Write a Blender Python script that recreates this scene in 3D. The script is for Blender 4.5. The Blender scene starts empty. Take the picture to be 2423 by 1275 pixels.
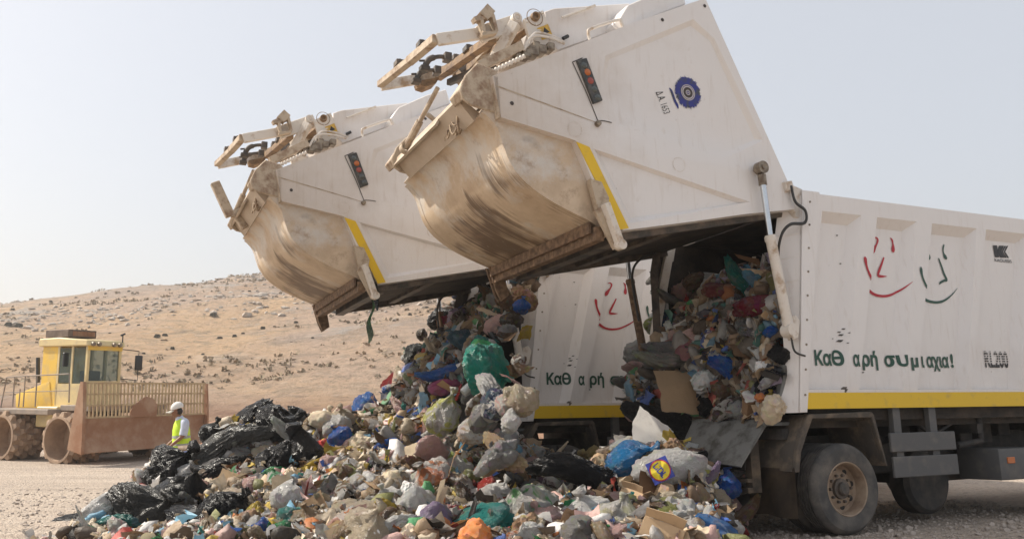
import bpy, bmesh, math, random
import numpy as np
from mathutils import Vector, Matrix, Euler, noise
from mathutils.geometry import tessellate_polygon, delaunay_2d_cdt
R = math.radians
random.seed(7); rng = np.random.default_rng(11)
SC = bpy.context.scene
COL = SC.collection

# ------------------------------------------------------------------ camera
FPX = 2000.0; CX, CY, HZ = 1211.5, 637.5, 915.0
PITCH = math.atan((HZ - CY) / FPX); EYE = Vector((0, 0, 1.69))
cam = bpy.data.cameras.new('camera'); camo = bpy.data.objects.new('camera', cam); COL.objects.link(camo)
camo.location = EYE; camo.rotation_euler = (math.pi / 2 + PITCH, 0, 0)
cam.sensor_width = 36; cam.lens = 36 * FPX / 2423; cam.clip_end = 3000; cam.clip_start = 0.05
SC.camera = camo
SC.cycles.diffuse_bounces = 10; SC.cycles.max_bounces = 14

# ------------------------------------------------------------------ sky, sun, exposure
SUN_DIR = Vector((-0.93, 0.20, 0.86)).normalized()        # towards the sun
elev = math.asin(SUN_DIR.z); azim = math.atan2(SUN_DIR.x, SUN_DIR.y)
world = bpy.data.worlds.new('World'); SC.world = world; world.use_nodes = True
wn = world.node_tree; bg = wn.nodes['Background']
sky = wn.nodes.new('ShaderNodeTexSky'); sky.sky_type = 'NISHITA'; sky.sun_disc = False
sky.sun_elevation = elev; sky.sun_rotation = azim
sky.air_density = 1.0; sky.dust_density = 4.5; sky.ozone_density = 1.0; sky.altitude = 200
hz = wn.nodes.new('ShaderNodeMixRGB'); hz.blend_type = 'MIX'; hz.inputs['Fac'].default_value = 0.56
hz.inputs['Color2'].default_value = (7.1, 7.25, 7.5, 1)    # bright summer haze over the whole sky
wn.links.new(sky.outputs[0], hz.inputs['Color1']); wn.links.new(hz.outputs[0], bg.inputs[0])
bg.inputs[1].default_value = 0.105
sl = bpy.data.lights.new('sun', 'SUN'); sl.energy = 4.9; sl.angle = R(0.5); sl.color = (1, .93, .82)
so = bpy.data.objects.new('sun', sl); COL.objects.link(so)
so.rotation_euler = (-SUN_DIR).to_track_quat('-Z', 'Y').to_euler()
SC.view_settings.view_transform = 'Standard'; SC.view_settings.look = 'None'
SC.view_settings.exposure = 0.38; SC.view_settings.gamma = 1

# ------------------------------------------------------------------ measuring: rays through the lens
def ray(x, y):
    d = Vector(((x - CX) / FPX, 0, 0)) + Vector((0, -math.sin(PITCH), math.cos(PITCH))) * ((CY - y) / FPX) + Vector((0, math.cos(PITCH), math.sin(PITCH)))
    return d
def hit(x, y, P, n):
    d = ray(x, y); return EYE + d * ((P - EYE).dot(n) / d.dot(n))
def atY(x, y, Y): return hit(x, y, Vector((0, Y, 0)), Vector((0, 1, 0)))

# truck frame: A forward, N across (away from the camera), W up; the ground there dips away by about 3 degrees
al = R(65.4)
TA = Vector((math.sin(al), math.cos(al), 0)); TN = Vector((-math.cos(al), math.sin(al), -.055)).normalized(); TW = TA.cross(TN)
TO = Vector((3.3167, 9.7169, .0016))
FO = TO + TA * -1.537 + TN * 4.005 + TW * .003
TWID = 2.85
def frame(O): return Matrix(((TA.x, TN.x, TW.x, O.x), (TA.y, TN.y, TW.y, O.y), (TA.z, TN.z, TW.z, O.z), (0, 0, 0, 1)))
MN, MF = frame(TO), frame(FO); MNi, MFi = MN.inverted(), MF.inverted()
def S(x, y, v=0.0, far=False):
    O = FO if far else TO; Mi = MFi if far else MNi
    return Mi @ hit(x, y, O + TN * v, TN)
def S2(x, y, v=0.0, far=False):
    p = S(x, y, v, far); return (p.x, p.z)

def smooth(t): t = max(0, min(1, t)); return t * t * (3 - 2 * t)
def ground_z(x, y):
    d = (x - TO.x) * TN.x + (y - TO.y) * TN.y
    if d >= 0: z = -.52 * (1 - math.exp(-d / 9.45))
    else: z = .15 * (1 - math.exp(d / 2.7))
    return z

# ------------------------------------------------------------------ materials
def M_new(name):
    m = bpy.data.materials.new(name); m.use_nodes = True
    return m, m.node_tree, m.node_tree.nodes['Principled BSDF']
class NT:
    def __init__(s, nt): s.nt = nt
    def n(s, t, **kw):
        o = s.nt.nodes.new(t)
        for k, v in kw.items(): setattr(o, k, v)
        return o
    def l(s, a, b): s.nt.links.new(a, b)
    def coord(s, kind='Object', scale=(1, 1, 1), rot=(0, 0, 0)):
        t = s.n('ShaderNodeTexCoord'); m = s.n('ShaderNodeMapping'); m.inputs['Scale'].default_value = scale; m.inputs['Rotation'].default_value = rot
        if kind == 'Position':
            g = s.n('ShaderNodeNewGeometry'); s.l(g.outputs['Position'], m.inputs[0])
        else: s.l(t.outputs[kind], m.inputs[0])
        return m.outputs[0]
    def noise(s, co, scale, detail=5, rough=.6, dist=0):
        o = s.n('ShaderNodeTexNoise'); o.inputs['Scale'].default_value = scale; o.inputs['Detail'].default_value = detail
        o.inputs['Roughness'].default_value = rough; o.inputs['Distortion'].default_value = dist
        s.l(co, o.inputs['Vector']); return o.outputs['Fac']
    def rng(s, x, a, b, c=0, d=1):
        o = s.n('ShaderNodeMapRange'); o.clamp = True
        for i, v in zip(range(1, 5), (a, b, c, d)): o.inputs[i].default_value = v
        s.l(x, o.inputs[0]); return o.outputs[0]
    def math(s, op, a, b=None):
        o = s.n('ShaderNodeMath', operation=op); o.use_clamp = False
        for i, q in enumerate((a, b)):
            if q is None: continue
            if isinstance(q, (int, float)): o.inputs[i].default_value = q
            else: s.l(q, o.inputs[i])
        return o.outputs[0]
    def mix(s, f, a, b):
        o = s.n('ShaderNodeMixRGB')
        for i, q in zip(('Fac', 'Color1', 'Color2'), (f, a, b)):
            if isinstance(q, (int, float)): o.inputs[i].default_value = q
            elif isinstance(q, tuple): o.inputs[i].default_value = q + (1,) if len(q) == 3 else q
            else: s.l(q, o.inputs[i])
        return o.outputs[0]
    def sep(s, co):
        o = s.n('ShaderNodeSeparateXYZ'); s.l(co, o.inputs[0]); return o.outputs
    def bump(s, h, bsdf, strength=.3, dist=.02):
        o = s.n('ShaderNodeBump'); o.inputs['Strength'].default_value = strength; o.inputs['Distance'].default_value = dist
        s.l(h, o.inputs['Height']); s.l(o.outputs[0], bsdf.inputs['Normal'])
def simple(name, c, c2=None, scale=6, lo=.4, hi=.65, rough=.6, metal=0, bump=0, stretch=(1, 1, 1), bscale=None):
    m, nt, b = M_new(name); T = NT(nt); co = T.coord('Object', stretch)
    if c2:
        f = T.rng(T.noise(co, scale), lo, hi); T.l(T.mix(f, c, c2), b.inputs['Base Color'])
    else:
        f = T.rng(T.noise(co, scale), .2, .8, .88, 1.08)
        T.l(T.mix(1.0, c, c), b.inputs['Base Color']); mm = T.n('ShaderNodeMixRGB', blend_type='MULTIPLY'); mm.inputs[0].default_value = 1
        mm.inputs[1].default_value = c + (1,); T.l(f, mm.inputs[2]); T.l(mm.outputs[0], b.inputs['Base Color'])
    b.inputs['Roughness'].default_value = rough; b.inputs['Metallic'].default_value = metal
    if bump: T.bump(T.noise(co, bscale or scale * 4, 4), b, bump, .02)
    return m
def truck_white(name, tail):
    """white truck enamel; road dust lies thick on the hopper end of the tailgate, thin streaks elsewhere"""
    m, nt, b = M_new(name); T = NT(nt); co = T.coord('Object'); x, y, z = T.sep(co)
    n1 = T.noise(co, 1.7, 6, .65); n2 = T.noise(T.coord('Object', (9, 9, 1.1)), 2.0, 4); n3 = T.noise(co, 14, 3)
    streak = T.rng(n2, .56, .8, 0, .28); speck = T.rng(n3, .72, .76, 0, .35)
    if tail:
        g = T.rng(x, -1.7, -4.0, 0, .8); g = T.math('ADD', g, T.math('MULTIPLY', T.math('SUBTRACT', n1, .5), .9))
        f = T.rng(g, .08, .95, 0, .78)
    else:
        g = T.rng(z, 2.6, 1.3, 0, .25); f = T.rng(T.math('ADD', g, T.math('MULTIPLY', T.math('SUBTRACT', n1, .5), .6)), .05, .6, 0, .45)
    f = T.math('ADD', f, streak)
    c = T.mix(f, (.74, .70, .67), (.42, .315, .215)); c = T.mix(speck, c, (.22, .14, .08))
    if tail:
        # grime runs along the lower seam and round the hinge ends
        n4 = T.noise(T.coord('Object', (3, 1, 3)), 2.4, 6, .7); c = T.mix(T.rng(n4, .62, .8, 0, .4), c, (.40, .27, .15))
    T.l(c, b.inputs['Base Color']); b.inputs['Roughness'].default_value = .34
    T.bump(T.noise(co, 3.2, 3), b, .12, .03)
    return m
def hopper_mat():
    """hopper skin: cream dust, bare rubbed metal high up, dark oily runs low down"""
    m, nt, b = M_new('dusty_hopper_steel'); T = NT(nt); co = T.coord('Object'); x, y, z = T.sep(co)
    n1 = T.noise(co, 1.6, 6, .65); n2 = T.noise(T.coord('Object', (1.2, 9, 1.2)), 1.6, 6, .7); n3 = T.noise(T.coord('Object', (1, 5, 1)), 3, 5)
    n2 = T.noise(T.coord('Object', (.10, 6, .10)), 1.5, 8, .8); n3 = T.noise(co, 1.9, 6, .7)
    c = T.mix(T.rng(n1, .35, .65), (.62, .49, .35), (.45, .33, .22))
    c = T.mix(T.rng(T.math('ADD', n3, T.rng(z, 3.7, 4.3, 0, .15)), .55, .72, 0, .7), c, (.60, .58, .55))
    big = T.noise(co, .9, 3); low = T.rng(z, 4.0, 3.4, .0, .30); dk = T.rng(T.math('ADD', T.math('ADD', n2, low), T.math('MULTIPLY', T.math('SUBTRACT', big, .5), 1.6)), .66, .84, 0, .85)
    c = T.mix(dk, c, (.10, .055, .028)); c = T.mix(T.rng(T.noise(co, 3.3, 7, .75), .56, .70, 0, .6), c, (.27, .17, .10)); c = T.mix(T.rng(T.noise(T.coord('Object', (1, 2.5, 1)), 7, 4), .66, .74, 0, .6), c, (.66, .62, .55))
    T.l(c, b.inputs['Base Color']); b.inputs['Roughness'].default_value = .55; T.bump(T.noise(co, 1.4, 3), b, .12, .05)
    return m
MT = {}
MT['white'] = truck_white('truck_white_enamel', False); MT['tailwhite'] = truck_white('dusty_white_enamel', True); MT['hopper'] = hopper_mat()
MT['hopperside'] = simple('dusty_hopper_side', (.50, .41, .32), (.40, .31, .22), 2.2, rough=.6, bump=.1)
MT['yellow'] = simple('yellow_stripe_paint', (.72, .46, .012), (.50, .33, .06), 5, .55, .75, .45)
MT['rust'] = simple('rusty_beam', (.095, .055, .03), (.26, .16, .09), 13, .40, .70, .8, bump=.5)
MT['arm'] = simple('dirty_lift_steel', (.47, .38, .28), (.25, .16, .10), 9, .46, .68, .7, bump=.35)
MT['armwhite'] = simple('dirty_white_steel', (.66, .60, .53), (.38, .26, .16), 6, .52, .68, .55, bump=.2)
MT['armbrown'] = simple('brown_lift_steel', (.28, .175, .09), (.14, .085, .05), 9, .42, .62, .7, bump=.35)
MT['machine'] = simple('dark_machinery', (.05, .045, .04), (.16, .12, .09), 5, .4, .7, .6, bump=.3)
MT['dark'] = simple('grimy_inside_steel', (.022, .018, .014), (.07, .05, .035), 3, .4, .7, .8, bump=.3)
MT['chassis'] = simple('chassis_black', (.028, .026, .025), (.075, .062, .05), 4, .45, .7, .75, bump=.2)
MT['greysteel'] = simple('worn_grey_steel', (.20, .20, .19), (.08, .075, .065), 5, .45, .65, .5, .4, bump=.2)
MT['guard'] = simple('grey_side_guard', (.10, .098, .096), (.15, .135, .12), 4, .5, .7, .65)
MT['mud'] = simple('muddy_mudguard', (.075, .062, .05), (.22, .16, .105), 2.6, .48, .68, .85, bump=.25)
MT['rubbermud'] = simple('dusty_rubber', (.12, .095, .072), (.21, .15, .10), 3, .4, .7, .9, bump=.2)
MT['tyre'] = simple('tyre_rubber', (.062, .059, .056), (.155, .135, .115), 3.5, .42, .7, .85, bump=.15)
MT['rim'] = simple('dusty_rim', (.36, .27, .19), (.22, .15, .10), 4, .42, .65, .7, bump=.1)
MT['chrome'] = simple('piston_rod', (.62, .63, .64), rough=.22, metal=1)
MT['bolt'] = simple('pin_steel', (.30, .25, .19), (.14, .10, .07), 12, rough=.5, metal=.5)
MT['hose'] = simple('black_hose', (.03, .028, .026), rough=.5)
MT['hosedust'] = simple('dusty_hose', (.34, .25, .16), (.18, .12, .08), 12, rough=.8)
MT['black'] = simple('black_paint', (.02, .02, .02), rough=.4)
MT['lampblack'] = simple('lamp_housing_plastic', (.035, .035, .033), (.09, .08, .07), 12, rough=.4)
MT['lampdark'] = simple('lamp_lens_dark', (.08, .09, .085), rough=.15)
MT['lampred'] = simple('lamp_lens_red', (.30, .06, .045), rough=.2)
MT['lamporange'] = simple('lamp_lens_orange', (.48, .13, .03), rough=.2)
MT['sticker'] = simple('yellow_sticker', (.62, .38, .05), (.45, .27, .06), 20, rough=.5)
MT['redpaint'] = simple('red_print', (.42, .012, .025), rough=.45)
MT['greenpaint'] = simple('green_print', (.018, .07, .045), rough=.45)
MT['inkblack'] = simple('black_print', (.02, .017, .017), rough=.45)
MT['blueprint'] = simple('blue_print', (.02, .025, .20), (.05, .055, .06), 9, .5, .62, rough=.45)
MT['palegrey'] = simple('pale_print', (.55, .50, .48), rough=.5)
MT['seam'] = simple('dark_seam_tone', (.06, .05, .045), rough=.8)  # even dark tone for panel seam lines and the emblem core
MT['cyellow'] = simple('compactor_yellow', (.78, .50, .07), (.60, .42, .16), 2.5, .45, .7, .55)
MT['ccream'] = simple('compactor_cream', (.66, .52, .26), (.5, .4, .25), 2.5, .45, .7, .55)
MT['crust'] = simple('red_brown_steel', (.28, .135, .07), (.37, .23, .145), 1.6, .42, .62, .75, bump=.2)
MT['cgrid'] = simple('dusty_grid_steel', (.46, .34, .19), (.34, .23, .13), 5, rough=.7)
MT['cdust'] = simple('dusty_wheel_steel', (.40, .28, .19), (.29, .20, .14), 3, .42, .62, .85, bump=.3)
MT['cgrey'] = simple('dusty_grey_steel', (.24, .20, .17), (.33, .26, .20), 3, rough=.8)
MT['skin'] = simple('tanned_skin', (.26, .12, .07), rough=.55)
MT['vest'] = simple('hi_vis_yellow', (.56, .78, .03), (.46, .68, .03), 9, rough=.7, bump=.3, bscale=12)
MT['reflect'] = simple('grey_reflective_tape', (.34, .36, .34), rough=.4)
MT['shirt'] = simple('pale_blue_shirt', (.56, .60, .70), (.48, .52, .63), 8, rough=.85, bump=.3, bscale=14)
MT['cap'] = simple('white_cap', (.72, .70, .66), rough=.8)
MT['hair'] = simple('black_hair', (.02, .015, .012), rough=.6)
MT['trouser'] = simple('dark_trousers', (.05, .06, .09), rough=.85)
def glass():
    m, nt, b = M_new('cab_glass'); b.inputs['Base Color'].default_value = (.36, .44, .42, 1); b.inputs['Roughness'].default_value = .05
    b.inputs['Transmission Weight'].default_value = .85; b.inputs['IOR'].default_value = 1.1
    return m
MT['glass'] = glass()
# rubbish: the object's own colour, fine creases as bump, a little light through thin film
def film(name, rough, transl, printed=False, matte=False, bs=.5):
    m, nt, b = M_new(name); T = NT(nt); oi = T.n('ShaderNodeObjectInfo'); co = T.coord('Object')
    rnd = oi.outputs['Random']; off = T.n('ShaderNodeVectorMath', operation='ADD'); T.l(co, off.inputs[0]); T.l(rnd, off.inputs[1]); cv = off.outputs[0]
    c = oi.outputs['Color']
    if printed:
        pn = T.rng(T.noise(cv, 1.1, 3, .55, .9), .47, .55); c = T.mix(pn, (.70, .67, .62), c)
    c = T.mix(T.rng(T.noise(cv, 3.5, 6, .7), .55, .75, 0, .27), c, (.20, .15, .10))
    if transl:
        vo = T.n('ShaderNodeTexVoronoi'); vo.inputs['Scale'].default_value = 2.6; T.l(T.n('ShaderNodeVectorMath').outputs[0] if False else cv, vo.inputs['Vector']); con = T.mix(.55, vo.outputs['Color'], (.42, .28, .17))
        c = T.mix(T.rng(T.noise(cv, 1.6, 3), .42, .62, 0, .26), c, con)
    T.l(c, b.inputs['Base Color']); b.inputs['Roughness'].default_value = rough
    w = T.math('ABSOLUTE', T.math('SUBTRACT', T.noise(cv, 3.6, 6, .62, 1.6), .5)); T.bump(w, b, bs, .35)
    if transl:
        tr = T.n('ShaderNodeBsdfTranslucent'); T.l(c, tr.inputs[0]); mx = T.n('ShaderNodeMixShader'); mx.inputs[0].default_value = transl
        T.l(b.outputs[0], mx.inputs[1]); T.l(tr.outputs[0], mx.inputs[2]); T.l(mx.outputs[0], nt.nodes['Material Output'].inputs[0])
    return m
MT['film'] = film('thin_plastic_film', .27, .22, bs=.8); MT['filmprint'] = film('printed_carrier_film', .33, .2, True, bs=.8)
MT['blackfilm'] = film('black_bin_liner', .27, 0, bs=.9); MT['paper'] = film('crumpled_paper', .85, .12, bs=.35); MT['board'] = film('corrugated_board', .9, 0, bs=.12)
MT['cloth'] = film('soft_rag', .95, .05, bs=.5); MT['hardplastic'] = film('hard_plastic', .3, .0, bs=.08)
def scrap_mat():
    m, nt, b = M_new('loose_scraps'); T = NT(nt); a = T.n('ShaderNodeAttribute'); a.attribute_name = 'scrap_colour'
    co = T.coord('Position'); c = T.mix(T.rng(T.noise(co, 9, 4), .5, .75, 0, .4), a.outputs['Color'], (.16, .11, .07))
    T.l(c, b.inputs['Base Color']); b.inputs['Roughness'].default_value = .55
    tr = T.n('ShaderNodeBsdfTranslucent'); T.l(c, tr.inputs[0]); mx = T.n('ShaderNodeMixShader'); mx.inputs[0].default_value = .2
    T.l(b.outputs[0], mx.inputs[1]); T.l(tr.outputs[0], mx.inputs[2]); T.l(mx.outputs[0], nt.nodes['Material Output'].inputs[0])
    T.bump(T.noise(co, 22, 5, .6, 1), b, .6, .03)
    return m
MT['scrap'] = scrap_mat()
MT['muck'] = simple('compacted_muck', (.02, .015, .011), (.12, .085, .055), 9, .4, .62, .9, bump=1, bscale=14)

def ground_mat():
    m, nt, b = M_new('pale_gravel'); T = NT(nt); co = T.coord('Position')
    big = T.noise(co, .35, 5, .6); v = T.n('ShaderNodeTexVoronoi'); v.inputs['Scale'].default_value = 42; T.l(co, v.inputs['Vector'])
    vb = T.n('ShaderNodeTexVoronoi'); vb.inputs['Scale'].default_value = 17; T.l(co, vb.inputs['Vector'])
    hsv = T.sep(v.outputs['Color']); hb = T.sep(vb.outputs['Color'])
    c = T.mix(T.rng(big, .38, .62), (.50, .395, .30), (.41, .32, .245))
    c = T.mix(T.rng(hsv[0], 0, 1, 0, .55), c, (.62, .54, .46)); c = T.mix(T.rng(hb[1], .55, 1, 0, .55), c, (.22, .185, .16))
    c = T.mix(T.rng(T.noise(co, 7, 4), .55, .72, 0, .45), c, (.33, .235, .17))
    tr_ = T.noise(T.coord('Position', (.25, 2.6, 1), (0, 0, .35)), .9, 5, .6); c = T.mix(T.rng(tr_, .54, .66, 0, .4), c, (.60, .51, .42)); c = T.mix(T.rng(tr_, .44, .34, 0, .4), c, (.30, .23, .175))
    T.l(c, b.inputs['Base Color']); b.inputs['Roughness'].default_value = .95
    h = T.math('ADD', T.math('MULTIPLY', v.outputs['Distance'], -1), T.math('MULTIPLY', vb.outputs['Distance'], -1.5)); T.bump(h, b, .9, .03)
    return m
MT['gravel'] = ground_mat()
def hill_mat():
    m, nt, b = M_new('dry_hillside'); T = NT(nt); co = T.coord('Position'); x, y, z = T.sep(co)
    n1 = T.noise(co, .022, 7, .6, .6); n2 = T.noise(T.coord('Position', (1, .45, 2.6)), .05, 8, .7, .8); n3 = T.noise(co, .35, 6, .7); n4 = T.noise(T.coord('Position', (.8, .25, 3.0)), .11, 7, .72)
    hz_ = T.rng(z, 4, 24)
    n5 = T.noise(co, 1.1, 7, .78); n6 = T.noise(T.coord('Position', (.9, .3, 4.5)), .16, 6, .65, .4); n7 = T.noise(co, .045, 5, .6)
    c = T.mix(T.rng(n1, .44, .56), (.72, .48, .28), (.62, .44, .32))
    c = T.mix(T.rng(T.math('ADD', n2, T.math('MULTIPLY', hz_, .20)), .56, .70, 0, .85), c, (.45, .345, .28))
    c = T.mix(T.rng(n7, .55, .68, 0, .8), c, (.50, .31, .18))
    c = T.mix(T.rng(n6, .60, .68, 0, .5), c, (.74, .61, .49))
    c = T.mix(T.rng(n3, .50, .64, 0, .7), c, (.36, .265, .185)); c = T.mix(T.rng(n5, .52, .66, 0, .75), c, (.25, .19, .13)); c = T.mix(T.rng(n5, .46, .34, 0, .5), c, (.78, .64, .50))
    c = T.mix(T.rng(T.math('ADD', n4, T.math('MULTIPLY', hz_, .10)), .60, .68, 0, .75), c, (.47, .43, .39))
    low = T.rng(z, 1.4, -.2); c = T.mix(T.math('MULTIPLY', low, T.rng(n3, .3, .6, .45, 1)), c, (.30, .135, .075))
    T.l(c, b.inputs['Base Color']); b.inputs['Roughness'].default_value = .95
    T.bump(T.math('ADD', T.noise(co, .8, 8, .8), T.math('MULTIPLY', n4, 1.5)), b, 1.0, 1.6)
    return m
MT['hill'] = hill_mat()
MT['rock'] = simple('limestone_rock', (.40, .345, .29), (.52, .45, .38), .4, rough=.95, bump=.4, bscale=3)
MT['shrub'] = simple('dusty_shrub_leaf', (.055, .055, .038), (.12, .11, .08), 1.2, rough=.9)
MT['redsoil'] = simple('red_soil', (.16, .075, .045), (.27, .155, .095), 1.6, .38, .62, .95, bump=1, bscale=5)

# ------------------------------------------------------------------ object helpers
def sharp(me, ang=35):
    for p in me.polygons: p.use_smooth = True
    me.set_sharp_from_angle(angle=R(ang))
def obj(name, bm, m, parent=None, ang=35, recalc=True):
    if isinstance(bm, bpy.types.Mesh): me = bm
    else:
        if recalc: bmesh.ops.recalc_face_normals(bm, faces=bm.faces)
        me = bpy.data.meshes.new(name); bm.to_mesh(me); bm.free()
    if ang: sharp(me, ang)
    o = bpy.data.objects.new(name, me); COL.objects.link(o)
    if m: me.materials.clear(); me.materials.append(MT[m])
    if parent: o.parent = parent
    return o
def empty(name, M, label, cat, group=None):
    o = bpy.data.objects.new(name, None); COL.objects.link(o); o.matrix_world = M; o.empty_display_size = .3
    o['label'] = label; o['category'] = cat
    if group: o['group'] = group
    return o
def tag(o, label=None, cat=None, group=None, kind=None):
    for k, v in (('label', label), ('category', cat), ('group', group), ('kind', kind)):
        if v: o[k] = v
    return o
def prism(bm, pts, v0, v1):
    """polygon in the (u,w) plane pushed from v0 to v1"""
    a = [bm.verts.new((p[0], v0, p[1])) for p in pts]; b = [bm.verts.new((p[0], v1, p[1])) for p in pts]; n = len(pts)
    bm.faces.new(a); bm.faces.new(b[::-1])
    for i in range(n): bm.faces.new((a[i], b[i], b[(i + 1) % n], a[(i + 1) % n]))
    return bm
def hexa(bm, c):
    v = [bm.verts.new(p) for p in c]
    for f in ((0, 1, 2, 3), (7, 6, 5, 4), (0, 4, 5, 1), (1, 5, 6, 2), (2, 6, 7, 3), (3, 7, 4, 0)): bm.faces.new([v[i] for i in f])
def box(bm, x0, x1, y0, y1, z0, z1):
    hexa(bm, [(x0, y0, z0), (x1, y0, z0), (x1, y1, z0), (x0, y1, z0), (x0, y0, z1), (x1, y0, z1), (x1, y1, z1), (x0, y1, z1)]); return bm
def bar(bm, p, q, w, h, up=(0, 0, 1)):
    p, q = Vector(p), Vector(q); d = (q - p).normalized(); s = d.cross(Vector(up))
    if s.length < 1e-4: s = d.cross(Vector((1, 0, 0)))
    s.normalize(); t = s.cross(d); s *= w / 2; t *= h / 2
    hexa(bm, [p - s - t, p + s - t, p + s + t, p - s + t, q - s - t, q + s - t, q + s + t, q - s + t]); return bm
def tube(bm, pts, r, n=8, caps=True):
    pts = [Vector(p) for p in pts]; rings = []; prev = None
    for i, p in enumerate(pts):
        d = (pts[min(i + 1, len(pts) - 1)] - pts[max(i - 1, 0)]).normalized()
        if prev is None:
            a = Vector((0, 0, 1)) if abs(d.z) < .9 else Vector((1, 0, 0)); s = d.cross(a).normalized()
        else: s = (prev - d * prev.dot(d)).normalized()
        prev = s; t = d.cross(s); rr = r[i] if isinstance(r, (list, tuple)) else r
        rings.append([bm.verts.new(p + (s * math.cos(2 * math.pi * k / n) + t * math.sin(2 * math.pi * k / n)) * rr) for k in range(n)])
    for a, b in zip(rings, rings[1:]):
        for k in range(n): bm.faces.new((a[k], a[(k + 1) % n], b[(k + 1) % n], b[k]))
    if caps: bm.faces.new(rings[0][::-1]); bm.faces.new(rings[-1])
    return bm
def curve(pts, n=6):
    pts = [Vector(p) for p in pts]; out = []
    for i in range(len(pts) - 1):
        p0, p1, p2, p3 = pts[max(i - 1, 0)], pts[i], pts[i + 1], pts[min(i + 2, len(pts) - 1)]
        for k in range(n):
            t = k / n; out.append(.5 * ((2 * p1) + (p2 - p0) * t + (2 * p0 - 5 * p1 + 4 * p2 - p3) * t * t + (3 * p1 - p0 - 3 * p2 + p3) * t ** 3))
    return out + [pts[-1]]
def lathe(bm, prof, axis='y', n=32, c=(0, 0, 0), close=False):
    """prof: (radius, along)"""
    c = Vector(c); rings = []
    for r, a in prof:
        ring = []
        for k in range(n):
            t = 2 * math.pi * k / n; x, y = r * math.cos(t), r * math.sin(t)
            ring.append(bm.verts.new(c + Vector({'y': (x, a, y), 'x': (a, x, y), 'z': (x, y, a)}[axis])))
        rings.append(ring)
    for a, b in zip(rings, rings[1:]):
        for k in range(n): bm.faces.new((a[k], a[(k + 1) % n], b[(k + 1) % n], b[k]))
    if close: bm.faces.new(rings[0]); bm.faces.new(rings[-1][::-1])
    return bm
def bevel(bm, w=.01, seg=2):
    bmesh.ops.recalc_face_normals(bm, faces=bm.faces)
    es = [e for e in bm.edges if len(e.link_faces) == 2 and e.calc_face_angle(0) > .5]
    bmesh.ops.bevel(bm, geom=es, offset=w, segments=seg, affect='EDGES', profile=.6, clamp_overlap=True); return bm
def panel(bm, outer, holes, v=0.0):
    """pressed sheet in the plane v: `holes` = (rim polygon, floor polygon, depth), the floor pressed in by depth"""
    loops = [outer] + [h[0] for h in holes]
    flat = [p for l in loops for p in l]; vs = [bm.verts.new((p[0], v, p[1])) for p in flat]
    for t in tessellate_polygon([[Vector((p[0], p[1], 0)) for p in l] for l in loops]):
        try: bm.faces.new([vs[i] for i in t])
        except ValueError: pass
    k = len(outer)
    for rim, floor, dep in holes:
        fv = [bm.verts.new((p[0], v + dep, p[1])) for p in floor]; rv = vs[k:k + len(rim)]; k += len(rim); n = len(rim)
        for i in range(n): bm.faces.new((rv[i], rv[(i + 1) % n], fv[(i + 1) % n], fv[i]))
        for t in tessellate_polygon([[Vector((p[0], p[1], 0)) for p in floor]]): bm.faces.new([fv[i] for i in t])
    return bm
def copy_tree(o, parent=None):
    c = o.copy(); COL.objects.link(c)
    if parent: c.parent = parent
    for ch in list(o.children): copy_tree(ch, c)
    return c

# ------------------------------------------------------------------ setting: ground, hill, red soil bank
def hill_h(x, y):
    y2 = y + .06 * x; t = (y2 - 42) / 190
    crest = 24.0 + (x + 140) * .165 - 3.0 * smooth((-129 - x) / 12) if x > -142 else 20.7 + (x + 142) * .30
    crest = .80 * max(4, min(crest, 41 - max(0, x) * .08)); p = smooth((y2 - 42) / 30)
    if t <= 0: return 0
    s_ = (1 - (1 - t) ** 1.4) if t < 1 else 1 - (t - 1) * .35
    n = noise.fractal(Vector((x * .013, y * .013, 3)), 1.0, 2.0, 5) * 2.0 + noise.fractal(Vector((x * .06, y * .06, 9)), 1.0, 2.0, 5) * .75 + noise.fractal(Vector((x * .3, y * .3, 1)), 1.0, 2.0, 3) * .16
    # shallow terraces cut along the contour
    return max(0, crest * s_ * (.35 + .65 * p) + .35 * math.sin(crest * s_ * 1.1) * p) + n * p
def terrain():
    ys = [-30, -15, -5, 0, 2, 4] + list(np.arange(5, 42, 1.0)) + list(np.arange(42, 120, 2.0)) + list(np.arange(120, 330, 3.5)) + [360, 420, 520, 700, 1000]
    xs = [-900, -600, -420] + list(np.arange(-300, -60, 3.5)) + list(np.arange(-60, 40, 1.6)) + list(np.arange(40, 160, 6)) + [200, 300, 450, 700]
    bm = bmesh.new(); g = []
    for y in ys:
        g.append([bm.verts.new((x, y, ground_z(x, y) + (hill_h(x, y) if y > 40 else 0) + (.012 * noise.noise(Vector((x, y, 0))) if y < 40 else 0))) for x in xs])
    for j in range(len(ys) - 1):
        for i in range(len(xs) - 1):
            f = bm.faces.new((g[j][i], g[j][i + 1], g[j + 1][i + 1], g[j + 1][i])); f.material_index = 0 if (ys[j] < 36 - .06 * xs[i]) else 1
    o = obj('ground', bm, None, None, 80); o.data.materials.append(MT['gravel']); o.data.materials.append(MT['hill']); tag(o, kind='structure')
    return o
terrain()
def soil_bank():
    bm = bmesh.new(); nx, ny = 90, 14; g = []
    for j in range(ny):
        row = []
        for i in range(nx):
            X = -34 + i * .55; Y = 30 + j * .9 + .12 * X * .2; t = max(0, math.sin(math.pi * j / (ny - 1))) ** .8
            z = ground_z(X, Y) - .1 + t * (.95 + .5 * noise.fractal(Vector((X * .25, Y * .3, 2)), 1, 2, 4)) * smooth((X + 15) / 4)
            row.append(bm.verts.new((X, Y, z)))
        g.append(row)
    for j in range(ny - 1):
        for i in range(nx - 1): bm.faces.new((g[j][i], g[j][i + 1], g[j + 1][i + 1], g[j + 1][i]))
    tag(obj('earth_bank', bm, 'redsoil', None, 80), kind='structure')
soil_bank()

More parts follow.
